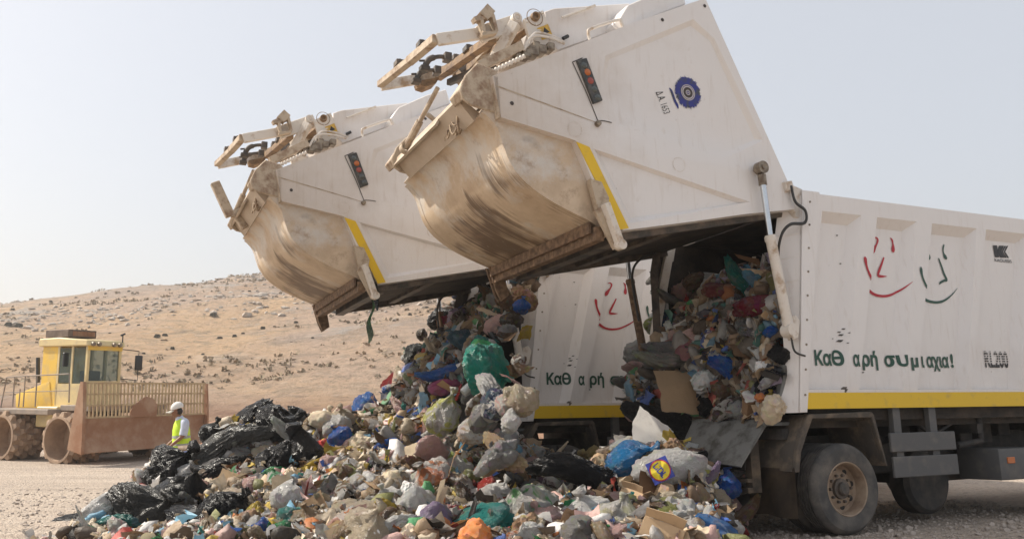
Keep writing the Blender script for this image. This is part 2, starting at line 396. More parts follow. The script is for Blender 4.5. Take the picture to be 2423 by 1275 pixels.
def surf_hill(x, y): return ground_z(x, y) + hill_h(x, y)
def rocks():
    """limestone scattered in bands over the slope: too many to count, one object"""
    base = bmesh.new(); bmesh.ops.create_icosphere(base, subdivisions=1, radius=1); bv = np.array([v.co[:] for v in base.verts]); bf = np.array([[v.index for v in f.verts] for f in base.faces]); base.free()
    V, F = [], []; n = 0; tries = 0
    while n < 2600 and tries < 160000:
        tries += 1; y = 62 + 240 * random.random() ** 1.1; x = random.uniform(-.62 * y - 8, .12 * y)
        d = noise.fractal(Vector((x * .020, y * .035, 5)), 1, 2, 4)
        if d < .13 + .36 * random.random(): continue
        s = random.uniform(.06, .22) * (1 + y / 160) * (1.7 if random.random() < .06 else 1)
        sc = np.array([random.uniform(.7, 1.5), random.uniform(.7, 1.3), random.uniform(.35, .8)]) * s
        P = bv * sc * (1 + .35 * rng.standard_normal((len(bv), 1)).clip(-1, 1)); P += np.array([x, y, surf_hill(x, y) + .1 * s])
        V.append(P); F.append(bf + n * len(bv)); n += 1
    me = bpy.data.meshes.new('scattered_rock'); me.from_pydata(np.vstack(V).tolist(), [], np.vstack(F).tolist())
    tag(obj('scattered_rock', me, 'rock', None, 0), kind='stuff')
rocks()
def shrub_mesh(seed):
    r = random.Random(seed); bm = bmesh.new()
    for k in range(420):
        a = r.uniform(0, 6.283); e = r.uniform(0, 1) ** .7; rad = r.uniform(.35, 1.0)
        c = Vector((math.cos(a) * rad * (1 - e * .5), math.sin(a) * rad * (1 - e * .5), .15 + e * .95)); s = r.uniform(.05, .13)
        rot = Euler((r.uniform(0, 6), r.uniform(0, 6), r.uniform(0, 6))).to_matrix()
        vs = [bm.verts.new(c + rot @ Vector(q) * s) for q in ((-1, -.6, 0), (1, -.6, .2), (.8, .7, 0), (-.7, .8, -.2))]; bm.faces.new(vs)
    me = bpy.data.meshes.new('shrub'); bm.to_mesh(me); bm.free(); me.materials.append(MT['shrub']); return me
def scrub():
    """low dry tufts all over the slope, too many to count"""
    V, F, n = [], [], 0; q = np.array([(-1, -.5, 0), (1, -.5, .1), (.8, .6, .2), (-.7, .7, -.1)])
    while n < 10000:
        y = 46 + 200 * rng.random() ** 1.2; x = rng.uniform(-.66 * y - 6, .06 * y)
        if noise.fractal(Vector((x * .045, y * .07, 8)), 1, 2, 4) < rng.uniform(-.05, .55): continue
        z = surf_hill(x, y); s = rng.uniform(.08, .26) * (1 + y / 170)
        for k in range(5):
            a, e = rng.uniform(0, 6.28), rng.uniform(-.6, .6); m = Matrix.Rotation(a, 3, 'Z') @ Matrix.Rotation(e, 3, 'X') @ Matrix.Rotation(rng.uniform(0, 6), 3, 'Y'); V.append(q @ np.array(m).T * s * .55 + np.array([x + rng.normal(0, s * .6), y + rng.normal(0, s * .6), z + s * rng.uniform(.1, .6)])); F.append(np.arange(4) + 4 * n); n += 1
    me = bpy.data.meshes.new('dry_scrub'); me.from_pydata(np.vstack(V).tolist(), [], np.vstack(F).tolist()); tag(obj('dry_scrub', me, 'scrub', None, 0), kind='stuff')
MT['scrub'] = simple('dry_scrub_leaf', (.24, .19, .125), (.38, .29, .19), .15, .4, .6, rough=.95)
scrub()
SHM = [shrub_mesh(i) for i in range(4)]
shp = [(372, 800, 2.1), (390, 795, 1.7), (505, 748, 2.4), (520, 802, 1.9), (555, 797, 1.5), (575, 790, 1.2), (622, 778, 1.6), (650, 775, 1.2), (408, 826, 1.4), (480, 838, 1.0), (328, 770, 1.0), (260, 790, 1.0),
       (340, 838, 1.3), (20, 772, 2.2), (45, 775, 2.2), (70, 776, 1.7), (700, 765, 1.4), (790, 742, 2.2), (935, 720, 2.3), (950, 722, 1.6), (845, 735, 1.5), (305, 690, .9), (250, 695, .8), (180, 705, .9), (120, 715, 1.1), (480, 665, .9), (30, 733, 1.3), (760, 735, 1.2), (690, 810, 1.0), (740, 800, 1.0), (590, 690, 1.0), (970, 745, 1.2), (560, 870, .7), (640, 845, .8), (1010, 730, 1.4)]
for i, (px, py, s) in enumerate(shp):
    d = ray(px, py); t = 55.0
    while t < 330:
        P = EYE + d * t
        if P.z < surf_hill(P.x, P.y): break
        t += .5
    if t >= 330: continue
    o = bpy.data.objects.new('shrub', SHM[i % 4]); COL.objects.link(o); o.location = (P.x, P.y, P.z - .1); o.rotation_euler = (0, 0, random.uniform(0, 6)); s *= 5.2 * t / 2000; o.scale = (s, s, s * random.uniform(.7, 1))
    tag(o, 'small dark dusty shrub dotting the dry tan hillside in the distance', 'shrub', 'shrubs dotted over the dry hillside')

# ------------------------------------------------------------------ refuse trucks (built once in the truck frame, copied for the second)
W0, W1 = 1.64, 3.77
BAYS = [  # (rim left, floor left, floor right, rim right) at W0 and at W1
    ((.12, .14, .60, .73), (.62, .64, 1.15, 1.27)), ((.95, .98, 1.54, 1.69), (1.54, 1.57, 2.11, 2.25)),
    ((1.93, 1.96, 2.72, 2.82), (2.53, 2.56, 3.28, 3.40)), ((2.92, 2.94, 3.76, 3.88), (3.58, 3.60, 4.34, 4.47)),
    ((4.0, 4.02, 4.75, 4.9), (4.65, 4.67, 5.4, 5.53))]
BDEP = .11
def bay_at(b, w): t = (w - W0) / (W1 - W0); return [p + (q - p) * t for p, q in zip(*b)]
def side_depth(u, w):
    for b in BAYS:
        a, c, d, e = bay_at(b, w)
        if a < u < e:
            if u < c: return BDEP * (u - a) / (c - a)
            if u > d: return BDEP * (e - u) / (e - d)
            return BDEP
    return 0
def decal(name, polys, m, parent, on_body=True, v=0.0, lift=.005):
    """flat print laid on the sheet metal: polygons in (u,w)"""
    bm = bmesh.new()
    for pl in polys:
        vs = [bm.verts.new((p[0], 0, p[1])) for p in pl]
        try: bm.faces.new(vs)
        except ValueError: pass
    return decal_bm(name, bm, m, parent, on_body, v, lift)
def decal_bm(name, bm, m, parent, on_body=True, v=0.0, lift=.005):
    if on_body:
        lift = .009
        for b in BAYS[:4]:
            for p, q in zip(*b):
                bmesh.ops.bisect_plane(bm, geom=bm.verts[:] + bm.edges[:] + bm.faces[:], plane_co=(p, 0, W0), plane_no=Vector((W1 - W0, 0, p - q)).normalized())
        for x in bm.verts: x.co.y = side_depth(x.co.x, x.co.z) - lift
    else:
        for x in bm.verts: x.co.y = v - lift
    for f in bm.faces:
        f.normal_update()
        if f.normal.y > 0: f.normal_flip()
    return obj(name, bm, m, parent, 0, False)
def stroke(pts, n=8):
    """pts: (u, w, half width) -> quads of one brush stroke"""
    P = curve([(p[0], p[1], p[2]) for p in pts], n); L, Rr = [], []
    for i, p in enumerate(P):
        d = (P[min(i + 1, len(P) - 1)] - P[max(i - 1, 0)]); t = Vector((d.x, d.y)).normalized(); h = max(p.z, .0008)
        L.append((p.x - t.y * h, p.y + t.x * h)); Rr.append((p.x + t.y * h, p.y - t.x * h))
    return [[L[i], Rr[i], Rr[i + 1], L[i + 1]] for i in range(len(P) - 1)]
def text_bm(s, bold=.0):
    """letters as flat faces: outlines taken from the font, filled contour by contour"""
    cu = bpy.data.curves.new('lettering', 'FONT'); cu.body = s; cu.size = 1; cu.offset = bold; cu.resolution_u = 4; cu.fill_mode = 'NONE'
    o = bpy.data.objects.new('lettering', cu); COL.objects.link(o); bpy.context.view_layer.update()
    me = bpy.data.meshes.new_from_object(o.evaluated_get(bpy.context.evaluated_depsgraph_get()))
    co = [Vector((v.co.x, v.co.y, 0)) for v in me.vertices]; nb = {}
    for e in me.edges:
        i, j = e.vertices; nb.setdefault(i, []).append(j); nb.setdefault(j, []).append(i)
    bpy.data.objects.remove(o); bpy.data.meshes.remove(me); loops = []; seen = set()
    for i in nb:
        if i in seen: continue
        L = [i]; seen.add(i); prev, cur = None, i
        while True:
            nx = [j for j in nb[cur] if j not in seen]
            if not nx: break
            prev, cur = cur, nx[0]; seen.add(cur); L.append(cur)
        P = [co[k] for k in L]; P = [p for k, p in enumerate(P) if (p - P[k - 1]).length > 1e-5]
        if len(P) > 2: loops.append(P)
    ar = [sum(P[k - 1].x * P[k].y - P[k].x * P[k - 1].y for k in range(len(P))) / 2 for P in loops]
    order = sorted(range(len(loops)), key=lambda k: -abs(ar[k]))
    sg = 1 if ar and ar[order[0]] > 0 else -1
    if bold:
        for k, P in enumerate(loops):
            Q = []
            for i in range(len(P)):
                d1, d2 = (P[i] - P[i - 1]).normalized(), (P[(i + 1) % len(P)] - P[i]).normalized(); n = Vector((d1.y + d2.y, -d1.x - d2.x, 0)); m_ = max(.35, n.length_squared / 2)
                Q.append(P[i] + n * (sg * bold / m_))
            P[:] = Q
    pts, eds = [], []
    for P in loops:
        k = len(pts); pts += [Vector((p.x, p.y)) for p in P]; eds += [(k + i, k + (i + 1) % len(P)) for i in range(len(P))]
    V, _, Fc, *_r = delaunay_2d_cdt(pts, eds, [], 0, 1e-5); bm = bmesh.new(); vs = [bm.verts.new((v.x, v.y, 0)) for v in V]
    for f in Fc:
        c = sum((V[i] for i in f), Vector((0, 0))) / len(f); wn_ = 0
        for P in loops:
            for k in range(len(P)):
                p, q = P[k - 1], P[k]
                if (p.y > c.y) != (q.y > c.y) and c.x < (q.x - p.x) * (c.y - p.y) / (q.y - p.y) + p.x: wn_ += 1 if q.y > p.y else -1
        if wn_: bm.faces.new([vs[i] for i in f])
    for v in [v for v in bm.verts if not v.link_faces]: bm.verts.remove(v)
    return bm
def text_on(s, o, ex, ey, width=None, bold=0.0):
    """letters with origin o and unit axes ex, ey in (u,w); stretched to the given width"""
    bm = text_bm(s, bold); x0 = min(v.co.x for v in bm.verts); x1 = max(v.co.x for v in bm.verts); k = (width / (x1 - x0)) if width else 1
    for v in bm.verts:
        a, b = (v.co.x - x0) * k, v.co.y
        v.co = Vector((o[0] + ex[0] * a + ey[0] * b, 0, o[1] + ex[1] * a + ey[1] * b))
    return bm
def px8(x, y): return (1950 + x / 3.11, 530 + y / 3.11)          # reading off an enlargement of the photograph
def st8(pts): return stroke([S2(*px8(x, y), BDEP * .5) + (h / 3.11 * .0064,) for x, y, h in pts])

def make_truck():
    root = empty('refuse_truck', Matrix.Identity(4), 'x', 'truck')
    # ---- body ------------------------------------------------------------
    fl = lambda w: .127 * (w - 1.44)
    outer = [(fl(1.44), 1.44), (6.4, 1.44), (6.4, 4.04), (fl(4.04), 4.04)]
    holes = []
    for b in BAYS:
        r0, r1 = bay_at(b, W0 + .02), bay_at(b, W1 + .06); f0, f1 = bay_at(b, W0 + .03), bay_at(b, W1 - .06)
        holes.append(([(r0[0], W0 + .02), (r0[3], W0 + .02), (r1[3], W1 + .06), (r1[0], W1 + .06)], [(f0[1], W0 + .03), (f0[2], W0 + .03), (f1[2], W1 - .06), (f1[1], W1 - .06)], BDEP))
    bm = panel(bmesh.new(), outer, holes)
    body = obj('refuse_body', bm, 'white', root, 30)
    bm = bmesh.new()                                                    # roof, far wall, headboard, floor
    box(bm, .5, 6.4, .004, TWID, 3.985, 4.036); prism(bm, [(fl(1.44), 1.40), (6.4, 1.44), (6.4, 3.98), (fl(4.04), 3.98)], TWID - .07, TWID)
    box(bm, 6.35, 6.4, .06, TWID - .07, 1.44, 3.98)
    obj('body_shell', bm, 'white', root)
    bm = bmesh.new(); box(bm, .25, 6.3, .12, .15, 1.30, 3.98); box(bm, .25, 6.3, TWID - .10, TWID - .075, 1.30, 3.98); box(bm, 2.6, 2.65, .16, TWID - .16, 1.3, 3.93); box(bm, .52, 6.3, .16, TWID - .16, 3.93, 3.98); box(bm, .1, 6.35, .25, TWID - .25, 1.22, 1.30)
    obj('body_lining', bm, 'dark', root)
    # chamfered rear corners with pressed seams: they carry the lift cylinders
    re = lambda w: (.05 if w > 1.87 else .05 - (1.87 - w) * .45) - .02
    for far in (0, 1):
        Y = (lambda y: TWID - y) if far else (lambda y: y)
        bm = bmesh.new(); ws = [1.40, 1.50, 1.87, 2.4, 2.93, 3.18, 3.49, 3.75, 4.0]; L = []
        for w in ws:
            x0 = fl(w) - .002; x1 = re(min(w, 3.5)) - (0 if w < 3.5 else (w - 3.5) * -.25)
            if far: x1 -= .16
            L.append((bm.verts.new((x0 + .03, Y(.0), w)), bm.verts.new((x0, Y(.012), w)), bm.verts.new((x1, Y(.20), w)), bm.verts.new((x1 + .12, Y(.22), w))))
        for a, b in zip(L, L[1:]):
            for i in range(3): bm.faces.new((a[i], a[i + 1], b[i + 1], b[i]))
        for w in (2.55, 2.93, 3.22, 3.5):
            x0, x1 = fl(w), re(w) - (.16 if far else 0); bar(bm, (x0 - .004, Y(.016), w + .03), (x1, Y(.19), w), .012, .014)
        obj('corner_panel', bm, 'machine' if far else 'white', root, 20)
    bm = bmesh.new()                                                    # rear flange strip of the near side, standing a little proud
    prism(bm, [(fl(1.40) - .005, 1.40), (.10, 1.40), (.60, 3.99), (.60, 4.06), (fl(4.0), 4.06)], -.022, .0); bevel(bm, .006, 1)
    fr = obj('rear_flange', bm, 'white', root)
    bm = bmesh.new()
    for k in range(9):
        w = 1.6 + k * .29; lathe(bm, [(.0, -.03), (.013, -.03), (.014, -.022)], 'y', 8, (fl(w) + .06 + .02 * (w - 1.4), 0, w))
    obj('bolt_heads', bm, 'bolt', fr)
    bm = bmesh.new(); prism(bm, [(.10, 1.44), (6.4, 1.44), (6.4, 1.625), (.13, 1.625), (.10, 1.59)], -.012, .0); obj('side_stripe', bm, 'yellow', root)
    # tray lip round the foot of the opening
    lip = curve([(.03, .22, 1.95), (-.06, .22, 1.62), (-.12, .25, 1.46), (-.14, .36, 1.385), (-.16, .7, 1.35), (-.22, 1.5, 1.33), (-.3, TWID - .3, 1.33), (-.3, TWID - .16, 1.42), (-.22, TWID - .1, 1.9)], 5)
    bm = bmesh.new()
    for a, b in zip(lip, lip[1:]): bar(bm, a, b, .08, .07)
    box(bm, -.26, .3, .25, TWID - .25, 1.26, 1.30); obj('tray_lip', bm, 'greysteel', root)
    bm = bmesh.new(); prism(bm, [(S2(1575, 600, 2.7)[0] + .02, 3.85), (S2(1555, 660, 2.7)[0], 3.2), (-.42, 1.35), (-.30, 1.35), (.17, 3.2), (.35, 3.85)], TWID - .16, TWID - .1); obj('rear_post', bm, 'armwhite', root)
    # writing and drawings on the near side
    hgt = .205; sl_ = (.05, 1)
    def words(parts, name, m):
        for s, xa, xb, yb, v in parts:
            a = S2(xa, yb, v); b_ = S2(xb, yb, v); decal_bm(name, text_on(s, a, (1, 0), (0, hgt * 1.15), b_[0] - a[0], .032), m, root)
    words([('Καθ', 1928, 1986, 863, BDEP), ('α', 2019, 2035, 865, 0), ('ρή', 2040, 2077, 865, BDEP), ('συ', 2093, 2132, 866, BDEP), ('μ', 2156, 2173, 867, 0), ('ι', 2181, 2187, 868, BDEP), ('αχια', 2193, 2245, 868, BDEP), ('!', 2250, 2256, 868, BDEP)], 'slogan_word', 'greenpaint')
    decal('red_face', st8([(385, 98, 2), (404, 95, 5), (417, 112, 7), (408, 145, 6), (396, 165, 10), (382, 192, 15), (374, 214, 4)]) +
          st8([(508, 96, 2), (522, 112, 7), (528, 140, 6), (530, 165, 12), (530, 188, 14), (532, 204, 5)]) +
          st8([(462, 240, 5), (447, 285, 7), (430, 330, 9), (420, 362, 8), (424, 376, 9), (450, 380, 7), (485, 380, 1)]) +
          st8([(272, 246, 1), (274, 262, 12), (285, 320, 8), (308, 380, 9), (340, 440, 10)]) +
          st8([(342, 475, 11), (390, 512, 9), (450, 526, 8), (510, 518, 7), (570, 485, 5), (622, 430, 1)]), 'redpaint', root)
    decal('green_face', st8([(782, 154, 2), (784, 190, 4), (792, 215, 6), (797, 240, 11), (796, 258, 4)]) +
          st8([(905, 146, 5), (898, 180, 6), (902, 210, 6), (915, 238, 14), (928, 250, 5)]) +
          st8([(865, 246, 5), (885, 300, 7), (905, 360, 8), (924, 405, 9), (905, 412, 8), (880, 426, 7), (872, 440, 3)]) +
          st8([(683, 320, 1), (684, 340, 11), (692, 385, 8), (712, 440, 8), (745, 497, 9)]) +
          st8([(746, 537, 10), (790, 562, 9), (850, 572, 8), (905, 560, 7), (960, 520, 4), (1005, 468, 1)]), 'greenpaint', root)
    q = lambda x, y: S2(*px8(x, y), BDEP)
    K = [[q(1238, 158), q(1268, 158), q(1284, 246), q(1254, 246)], [q(1284, 160), q(1318, 160), q(1300, 203), q(1326, 248), q(1292, 248), q(1270, 203)]]
    for dx in (0, 17): K.append([q(1322 + dx, 162), q(1334 + dx, 162), q(1312 + dx, 205), q(1340 + dx, 250), q(1328 + dx, 250), q(1302 + dx, 205)])
    lg = decal('maker_logo', K, 'inkblack', root)
    a = q(1252, 276); decal_bm('maker_lettering', text_on('KAOUSSIS', a, (1, 0), (0, .06), q(1376, 280)[0] - a[0], .01), 'inkblack', root)
    a = S2(2331, 868, BDEP); bm = text_on('RL200', a, (1, 0), (0, .30), S2(2386, 868, BDEP)[0] - a[0], .02)
    for k in range(1, 6):                                               # the figures are cut by white bars
        for e in (-.006, .006):
            bmesh.ops.bisect_plane(bm, geom=bm.verts[:] + bm.edges[:] + bm.faces[:], plane_co=(0, 0, a[1] + .03 + k * .033 + e), plane_no=(0, 0, 1))
    bmesh.ops.delete(bm, geom=[f for f in bm.faces if any(abs(f.calc_center_median().z - (a[1] + .03 + k * .033)) < .006 for k in range(1, 6))], context='FACES')
    decal_bm('type_lettering', bm, 'inkblack', root)
    a, b_ = S2(2409, 884, BDEP), S2(2440, 924, BDEP); decal('warning_sticker', [[a, (b_[0], a[1]), (b_[0], b_[1]), (a[0], b_[1])]], 'sticker', root)
    chips = []
    for x, y, s in ((1996, 778, 3), (1990, 785, 3), (2003, 788, 2), (1992, 792, 4), (1990, 806, 5), (2000, 812, 2), (1978, 800, 2), (1988, 555, 3), (1996, 622, 3), (2050, 880, 3), (1991, 918, 5), (1990, 924, 8)):
        u, w = S2(x, y, .05); e = s * .0042; chips.append([(u - e * 1.6, w - e * .3), (u + e * .4, w - e * .7), (u + e * 1.7, w + e * .5), (u - e * .4, w + e * .7)])
    decal('paint_chips', chips, 'machine', root)

    # ---- tailgate, swung up ------------------------------------------------
    tgM = None
    out = [S2(*p) for p in ((1165, 180), (1350, 112), (1500, 54), (1640, 6), (1669, -3), (1862, 425), (1881, 495), (1760, 507), (1640, 524), (1475, 545), (1450, 505), (1420, 470), (1362, 333), (1348, 328), (1186, 278))]
    rim1 = [S2(*p) for p in ((1432, 132), (1640, 46), (1690, 92), (1806, 332), (1705, 381), (1452, 298), (1424, 190))]
    flo1 = [S2(*p, .04) for p in ((1440, 142), (1634, 62), (1680, 98), (1786, 330), (1704, 366), (1458, 284), (1432, 190))]
    rim2 = [S2(*p) for p in ((1404, 352), (1775, 478), (1640, 503), (1490, 528))]
    flo2 = [S2(*p, .05) for p in ((1418, 366), (1745, 481), (1640, 496), (1492, 516))]
    bm = panel(bmesh.new(), out, [(rim1, flo1, .04), (rim2, flo2, .05)]); n = len(out); bm.verts.ensure_lookup_table(); fv0 = bm.verts[:n]
    bv = [bm.verts.new((p[0], .16, p[1])) for p in out]
    for i in range(n): bm.faces.new((fv0[i], fv0[(i + 1) % n], bv[(i + 1) % n], bv[i]))
    tail = obj('tailgate', bm, 'tailwhite', root, 28)
    def part(name, bm, m, ang=35): return obj(name, bm, m, tail, ang)
    bm = prism(bmesh.new(), out, TWID - .12, TWID); part('far_side_panel', bm, 'tailwhite')
    def strip(pts, v0, v1, th, m, name):
        bm = bmesh.new()
        prism(bm, pts + [(p[0] + th[0], p[1] + th[1]) for p in pts[::-1]], v0, v1); return part(name, bm, m)
    strip([(p[0], p[1]) for p in out[:5]], .16, TWID - .12, (.05, -.16), 'tailwhite', 'rear_sheet')
    strip([S2(1669, -3), S2(1862, 425), S2(1881, 490)], .16, TWID - .12, (-.05, -.01), 'tailwhite', 'roof_sheet')
    cc = [(1881, 495), (1760, 507), (1640, 524), (1475, 545), (1440, 560)]
    us = [S2(*p) for p in cc]; strip([(p[0], p[1] + .02) for p in us], .16, TWID - .12, (0, .06), 'dark', 'packer_plate')
    bm = bmesh.new()
    for v in (.16, TWID - .2): bar(bm, (us[0][0], v + .03, us[0][1] - .0), (us[3][0], v + .03, us[3][1] - .03), .06, .10)
    box(bm, us[3][0] - .04, us[3][0] + .10, .2, TWID - .2, us[3][1] - .10, us[3][1] + .06); box(bm, us[2][0] - .05, us[2][0] + .05, .2, TWID - .2, us[2][1] - .04, us[2][1] + .06); part('packer_frame', bm, 'machine')
    # hopper bucket
    cp = [(1141, 266), (1160, 282), (1179, 308), (1192, 345), (1205, 380), (1228, 415), (1262, 447), (1305, 476), (1355, 503), (1402, 527), (1438, 560)]
    prof = [S2(*p, .10) for p in cp]; back = [S2(*p, .10) for p in ((1440, 500), (1420, 470), (1362, 333), (1340, 322), (1186, 268), (1160, 240))]
    bm = bmesh.new(); dense = [(p.x, p.y) for p in curve([(p[0], p[1], 0) for p in prof], 4)]
    prism(bm, dense + back, .10, TWID - .06); bmesh.ops.recalc_face_normals(bm, faces=bm.faces)
    for f in bm.faces: f.material_index = 1 if abs(f.normal.y) > .7 else 0
    es = [e for e in bm.edges if len(e.link_faces) == 2 and len({f.material_index for f in e.link_faces}) == 2]
    hop = part('hopper', bm, 'hopper', 30); hop.data.materials.append(MT['hopperside'])
    strip([(p[0] - .004, p[1] - .004) for p in dense[2:-2]], TWID - .10, TWID + .02, (.03, .03), 'hopper', 'hopper_rim')
    bm = bmesh.new(); a = S(1425, 548, .02); b_ = (a.x, TWID + .05, a.z); bar(bm, (a.x - .02, .04, a.z - .02), (a.x - .02, TWID + .04, a.z - .02), .10, .15); bar(bm, (a.x - .10, .1, a.z + .05), (a.x - .1, TWID - .05, a.z + .05), .03, .12)
    part('hopper_beam', bm, 'rust')
    bm = bmesh.new(); e = Vector((a.x - .02, TWID + .02, a.z))
    for k in range(2): prism(bm, [(e.x - .12, e.z + .12), (e.x + .10, e.z + .06), (e.x + .16, e.z - .26), (e.x + .05, e.z - .34), (e.x - .02, e.z - .2)], TWID - .09 + k * .1, TWID - .05 + k * .1)
    part('latch_hook', bm, 'rust')
    # loading lip with its corner brackets
    l0, l1, l2 = S(1141, 266, .1), S(1112, 226, .1), S(1098, 200, .1)
    bm = bmesh.new(); prism(bm, [(l0.x - .01, l0.z - .03), (l1.x - .06, l1.z + .02), (l1.x - .05, l1.z + .07), (l0.x + .08, l0.z + .05)], .3, TWID - .35)
    prism(bm, [(l1.x - .06, l1.z + .02), (l1.x - .10, l1.z - .05), (l1.x - .07, l1.z - .06), (l1.x - .03, l1.z + .02)], .9, TWID - .35); part('loading_lip', bm, 'hopperside')
    for v0 in (.0, TWID - .42):
        bm = bmesh.new(); P = [S2(*p, .1) for p in ((1086, 212), (1100, 178), (1128, 150), (1172, 168), (1186, 186), (1182, 272), (1150, 262), (1112, 250), (1094, 236))]
        prism(bm, P, v0 + .08, v0 + .12); prism(bm, [S2(*p, .1) for p in ((1086, 212), (1128, 150), (1172, 168), (1140, 200), (1100, 232))], v0 + .12, v0 + .40)
        prism(bm, [S2(*p, .0) for p in ((1166, 178), (1180, 180), (1188, 276), (1180, 280))], v0 + .0, v0 + .10); bevel(bm, .012, 1); part('lip_bracket', bm, 'arm')
    bm = bmesh.new(); P = S(1140, 262, .3); rh = random.Random(5)
    for k in range(9):
        y = rh.uniform(.35, 1.0); j = lambda e: Vector((rh.uniform(-e, e), rh.uniform(-e, e), rh.uniform(-e, e)))
        tube(bm, curve([Vector((P.x - .04, y - .12, P.z + .18)) + j(.04), Vector((P.x - .15, y, P.z + .06)) + j(.05), Vector((P.x - .17, y + .12, P.z - .12)) + j(.06), Vector((P.x - .13, y + .22, P.z - .03)) + j(.06), Vector((P.x - .08, y + .32, P.z + .05)) + j(.05)], 6), rh.uniform(.007, .014), 6)
    part('lip_hoses', bm, 'hosedust')
    bm = bmesh.new(); a, b_ = S(1036, 208, 1.3), S(960, 350, 2.0); m_ = a.lerp(b_, .55); tube(bm, [a, m_], .028, 10); tube(bm, [m_, b_], .045, 10); lathe(bm, [(.05, -.05), (.07, -.05), (.07, .05), (.05, .05)], 'y', 14, b_); tube(bm, curve([m_ + Vector((.1, 0, .1)), m_ + Vector((.3, -.2, -.1)), m_ + Vector((.55, -.4, .06))], 6), .03, 7)
    part('lip_piston', bm, 'arm')
    # yellow band, seam lines, lamps
    yb = [S2(*p) for p in ((1363, 336), (1394, 349), (1487, 540), (1466, 544))]
    part('tail_stripe', prism(bmesh.new(), yb, -.010, .001), 'yellow')
    seam = lambda *pp: stroke([S2(*p) + (.0055,) for p in pp], 2)
    decal('panel_seams', seam((1354, 148), (1388, 222), (1414, 286)) + seam((1354, 148), (1378, 138)) + seam((1414, 286), (1430, 287), (1447, 291)) +
          [[(c[0] + .022 * math.cos(t), c[1] + .022 * math.sin(t)) for t in [k * .5236 for k in range(12)]] for c in (S2(1211, 245), S2(1567, 48), S2(1667, 15))], 'seam', tail, False)
    decal('panel_crease', stroke([S2(1172, 203) + (.007,), S2(1290, 246) + (.007,), S2(1412, 291) + (.003,)], 2), 'arm', tail, False)
    rg = []
    for cx, cy, r in ((1360, 306, 17), (1606, 390, 17)):
        c = S2(cx, cy)
        for k in range(26):
            if k % 7 == 3: continue
            t0, t1 = k * 2 * math.pi / 26, (k + 1) * 2 * math.pi / 26; rr = r * .0047
            rg.append([(c[0] + rr * math.cos(t0), c[1] + rr * math.sin(t0)), (c[0] + (rr + .006) * math.cos(t0), c[1] + (rr + .006) * math.sin(t0)), (c[0] + (rr + .006) * math.cos(t1), c[1] + (rr + .006) * math.sin(t1)), (c[0] + rr * math.cos(t1), c[1] + rr * math.sin(t1))])
    decal('weld_rings', rg, 'armwhite', tail, False)
    bm = prism(bmesh.new(), [S2(*p) for p in ((1362, 146), (1385, 140), (1423, 240), (1402, 248))], -.035, .002); bevel(bm, .006, 1); part('lamp_housing', bm, 'lampblack')
    for (x, y), c in zip(((1379, 158), (1387, 174), (1394, 194), (1403, 214), (1411, 233)), ('lampdark', 'lamporange', 'lampred', 'lampdark', 'lampdark')):
        p = S(x, y); bm = lathe(bmesh.new(), [(.0, -.052), (.025, -.048), (.040, -.036), (.042, -.03)], 'y', 16, (p.x, 0, p.z)); part('tail_lamp', bm, c)
    bm = bmesh.new(); p = S(1416, 292, -.03); lathe(bm, [(0, -.06), (.03, -.05), (.035, 0)], 'y', 10, (p.x, 0, p.z)); part('panel_catch', bm, 'bolt')
    # city emblem and fleet number
    c = Vector((S(1627, 220, .04).x, S(1627, 220, .04).z)); r0 = random.Random(4); star = []
    for k in range(120):
        t = k * 2 * math.pi / 120; rr = (.172 + .02 * (k % 2) + r0.uniform(-.012, .012)); star.append((c.x + rr * math.cos(t), c.y + rr * 1.05 * math.sin(t)))
    decal('emblem_disc', [star], 'blueprint', tail, False, .04)
    def ring(ra, rb): return [[(c.x + r_ * math.cos(t), c.y + r_ * math.sin(t)) for r_, t in ((ra, t0), (rb, t0), (rb, t1), (ra, t1))] for t0, t1 in [(k * math.pi / 18, (k + 1) * math.pi / 18) for k in range(36)]]
    decal('emblem_rings', ring(.088, .098) + ring(.066, .08) + ring(.022, .032) + [[(c.x + .01 * math.cos(t), c.y + .01 * math.sin(t)) for t in [k * .628 for k in range(10)]]], 'palegrey', tail, False, .04, .009)
    decal('emblem_core', ring(.034, .062), 'seam', tail, False, .04, .008)
    decal('emblem_ribbon', stroke([S2(x, y, .04) + (h,) for x, y, h in ((1583, 209, .004), (1588, 216, .016), (1596, 238, .017), (1602, 250, .017), (1604, 258, .006))], 4), 'blueprint', tail, False, .04)
    a, b_ = S2(1551, 219, .04), S2(1571, 271, .04); d = Vector((b_[0] - a[0], b_[1] - a[1])); L = d.length; d.normalize()
    decal_bm('fleet_number', text_on('Δ.Α. 1653', a, (d.x, d.y), (-d.y * .14, d.x * .14), L, .008), 'inkblack', tail, False, .04)
    # machinery on the rear of the tailgate
    for v0 in (.42, TWID - .5):
        bm = bmesh.new(); prism(bm, [S2(*p, .42) for p in ((1240, 45), (1285, 25), (1314, 100), (1262, 122))], v0, v0 + .05)
        for x, y in ((1246, 52), (1284, 32), (1268, 60)):
            p = S(x, y, .42); lathe(bm, [(0, -.02), (.012, -.02), (.012, 0)], 'y', 8, (p.x, v0, p.z))
        part('pivot_plate', bm, 'armwhite')
    p = S(1265, 42, .42); bm = lathe(bmesh.new(), [(.0, -.02), (.028, -.02), (.03, -.05), (.05, -.05), (.055, 0)], 'y', 18, (p.x, .42, p.z)); lathe(bm, [(.095, -.006), (.103, -.006), (.103, .0)], 'y', 24, (p.x, .42, p.z)); part('pivot_pin', bm, 'armbrown')
    st = [S2(*p, .42) for p in ((1270, 68), (1296, 58), (1308, 88), (1282, 96))]; decal('warning_label', [st], 'sticker', tail, False, .42, .006)
    tri = [S2(*p, .42) for p in ((1284, 84), (1300, 77), (1287, 66))]; decal('warning_triangle', [tri], 'inkblack', tail, False, .42, .009)
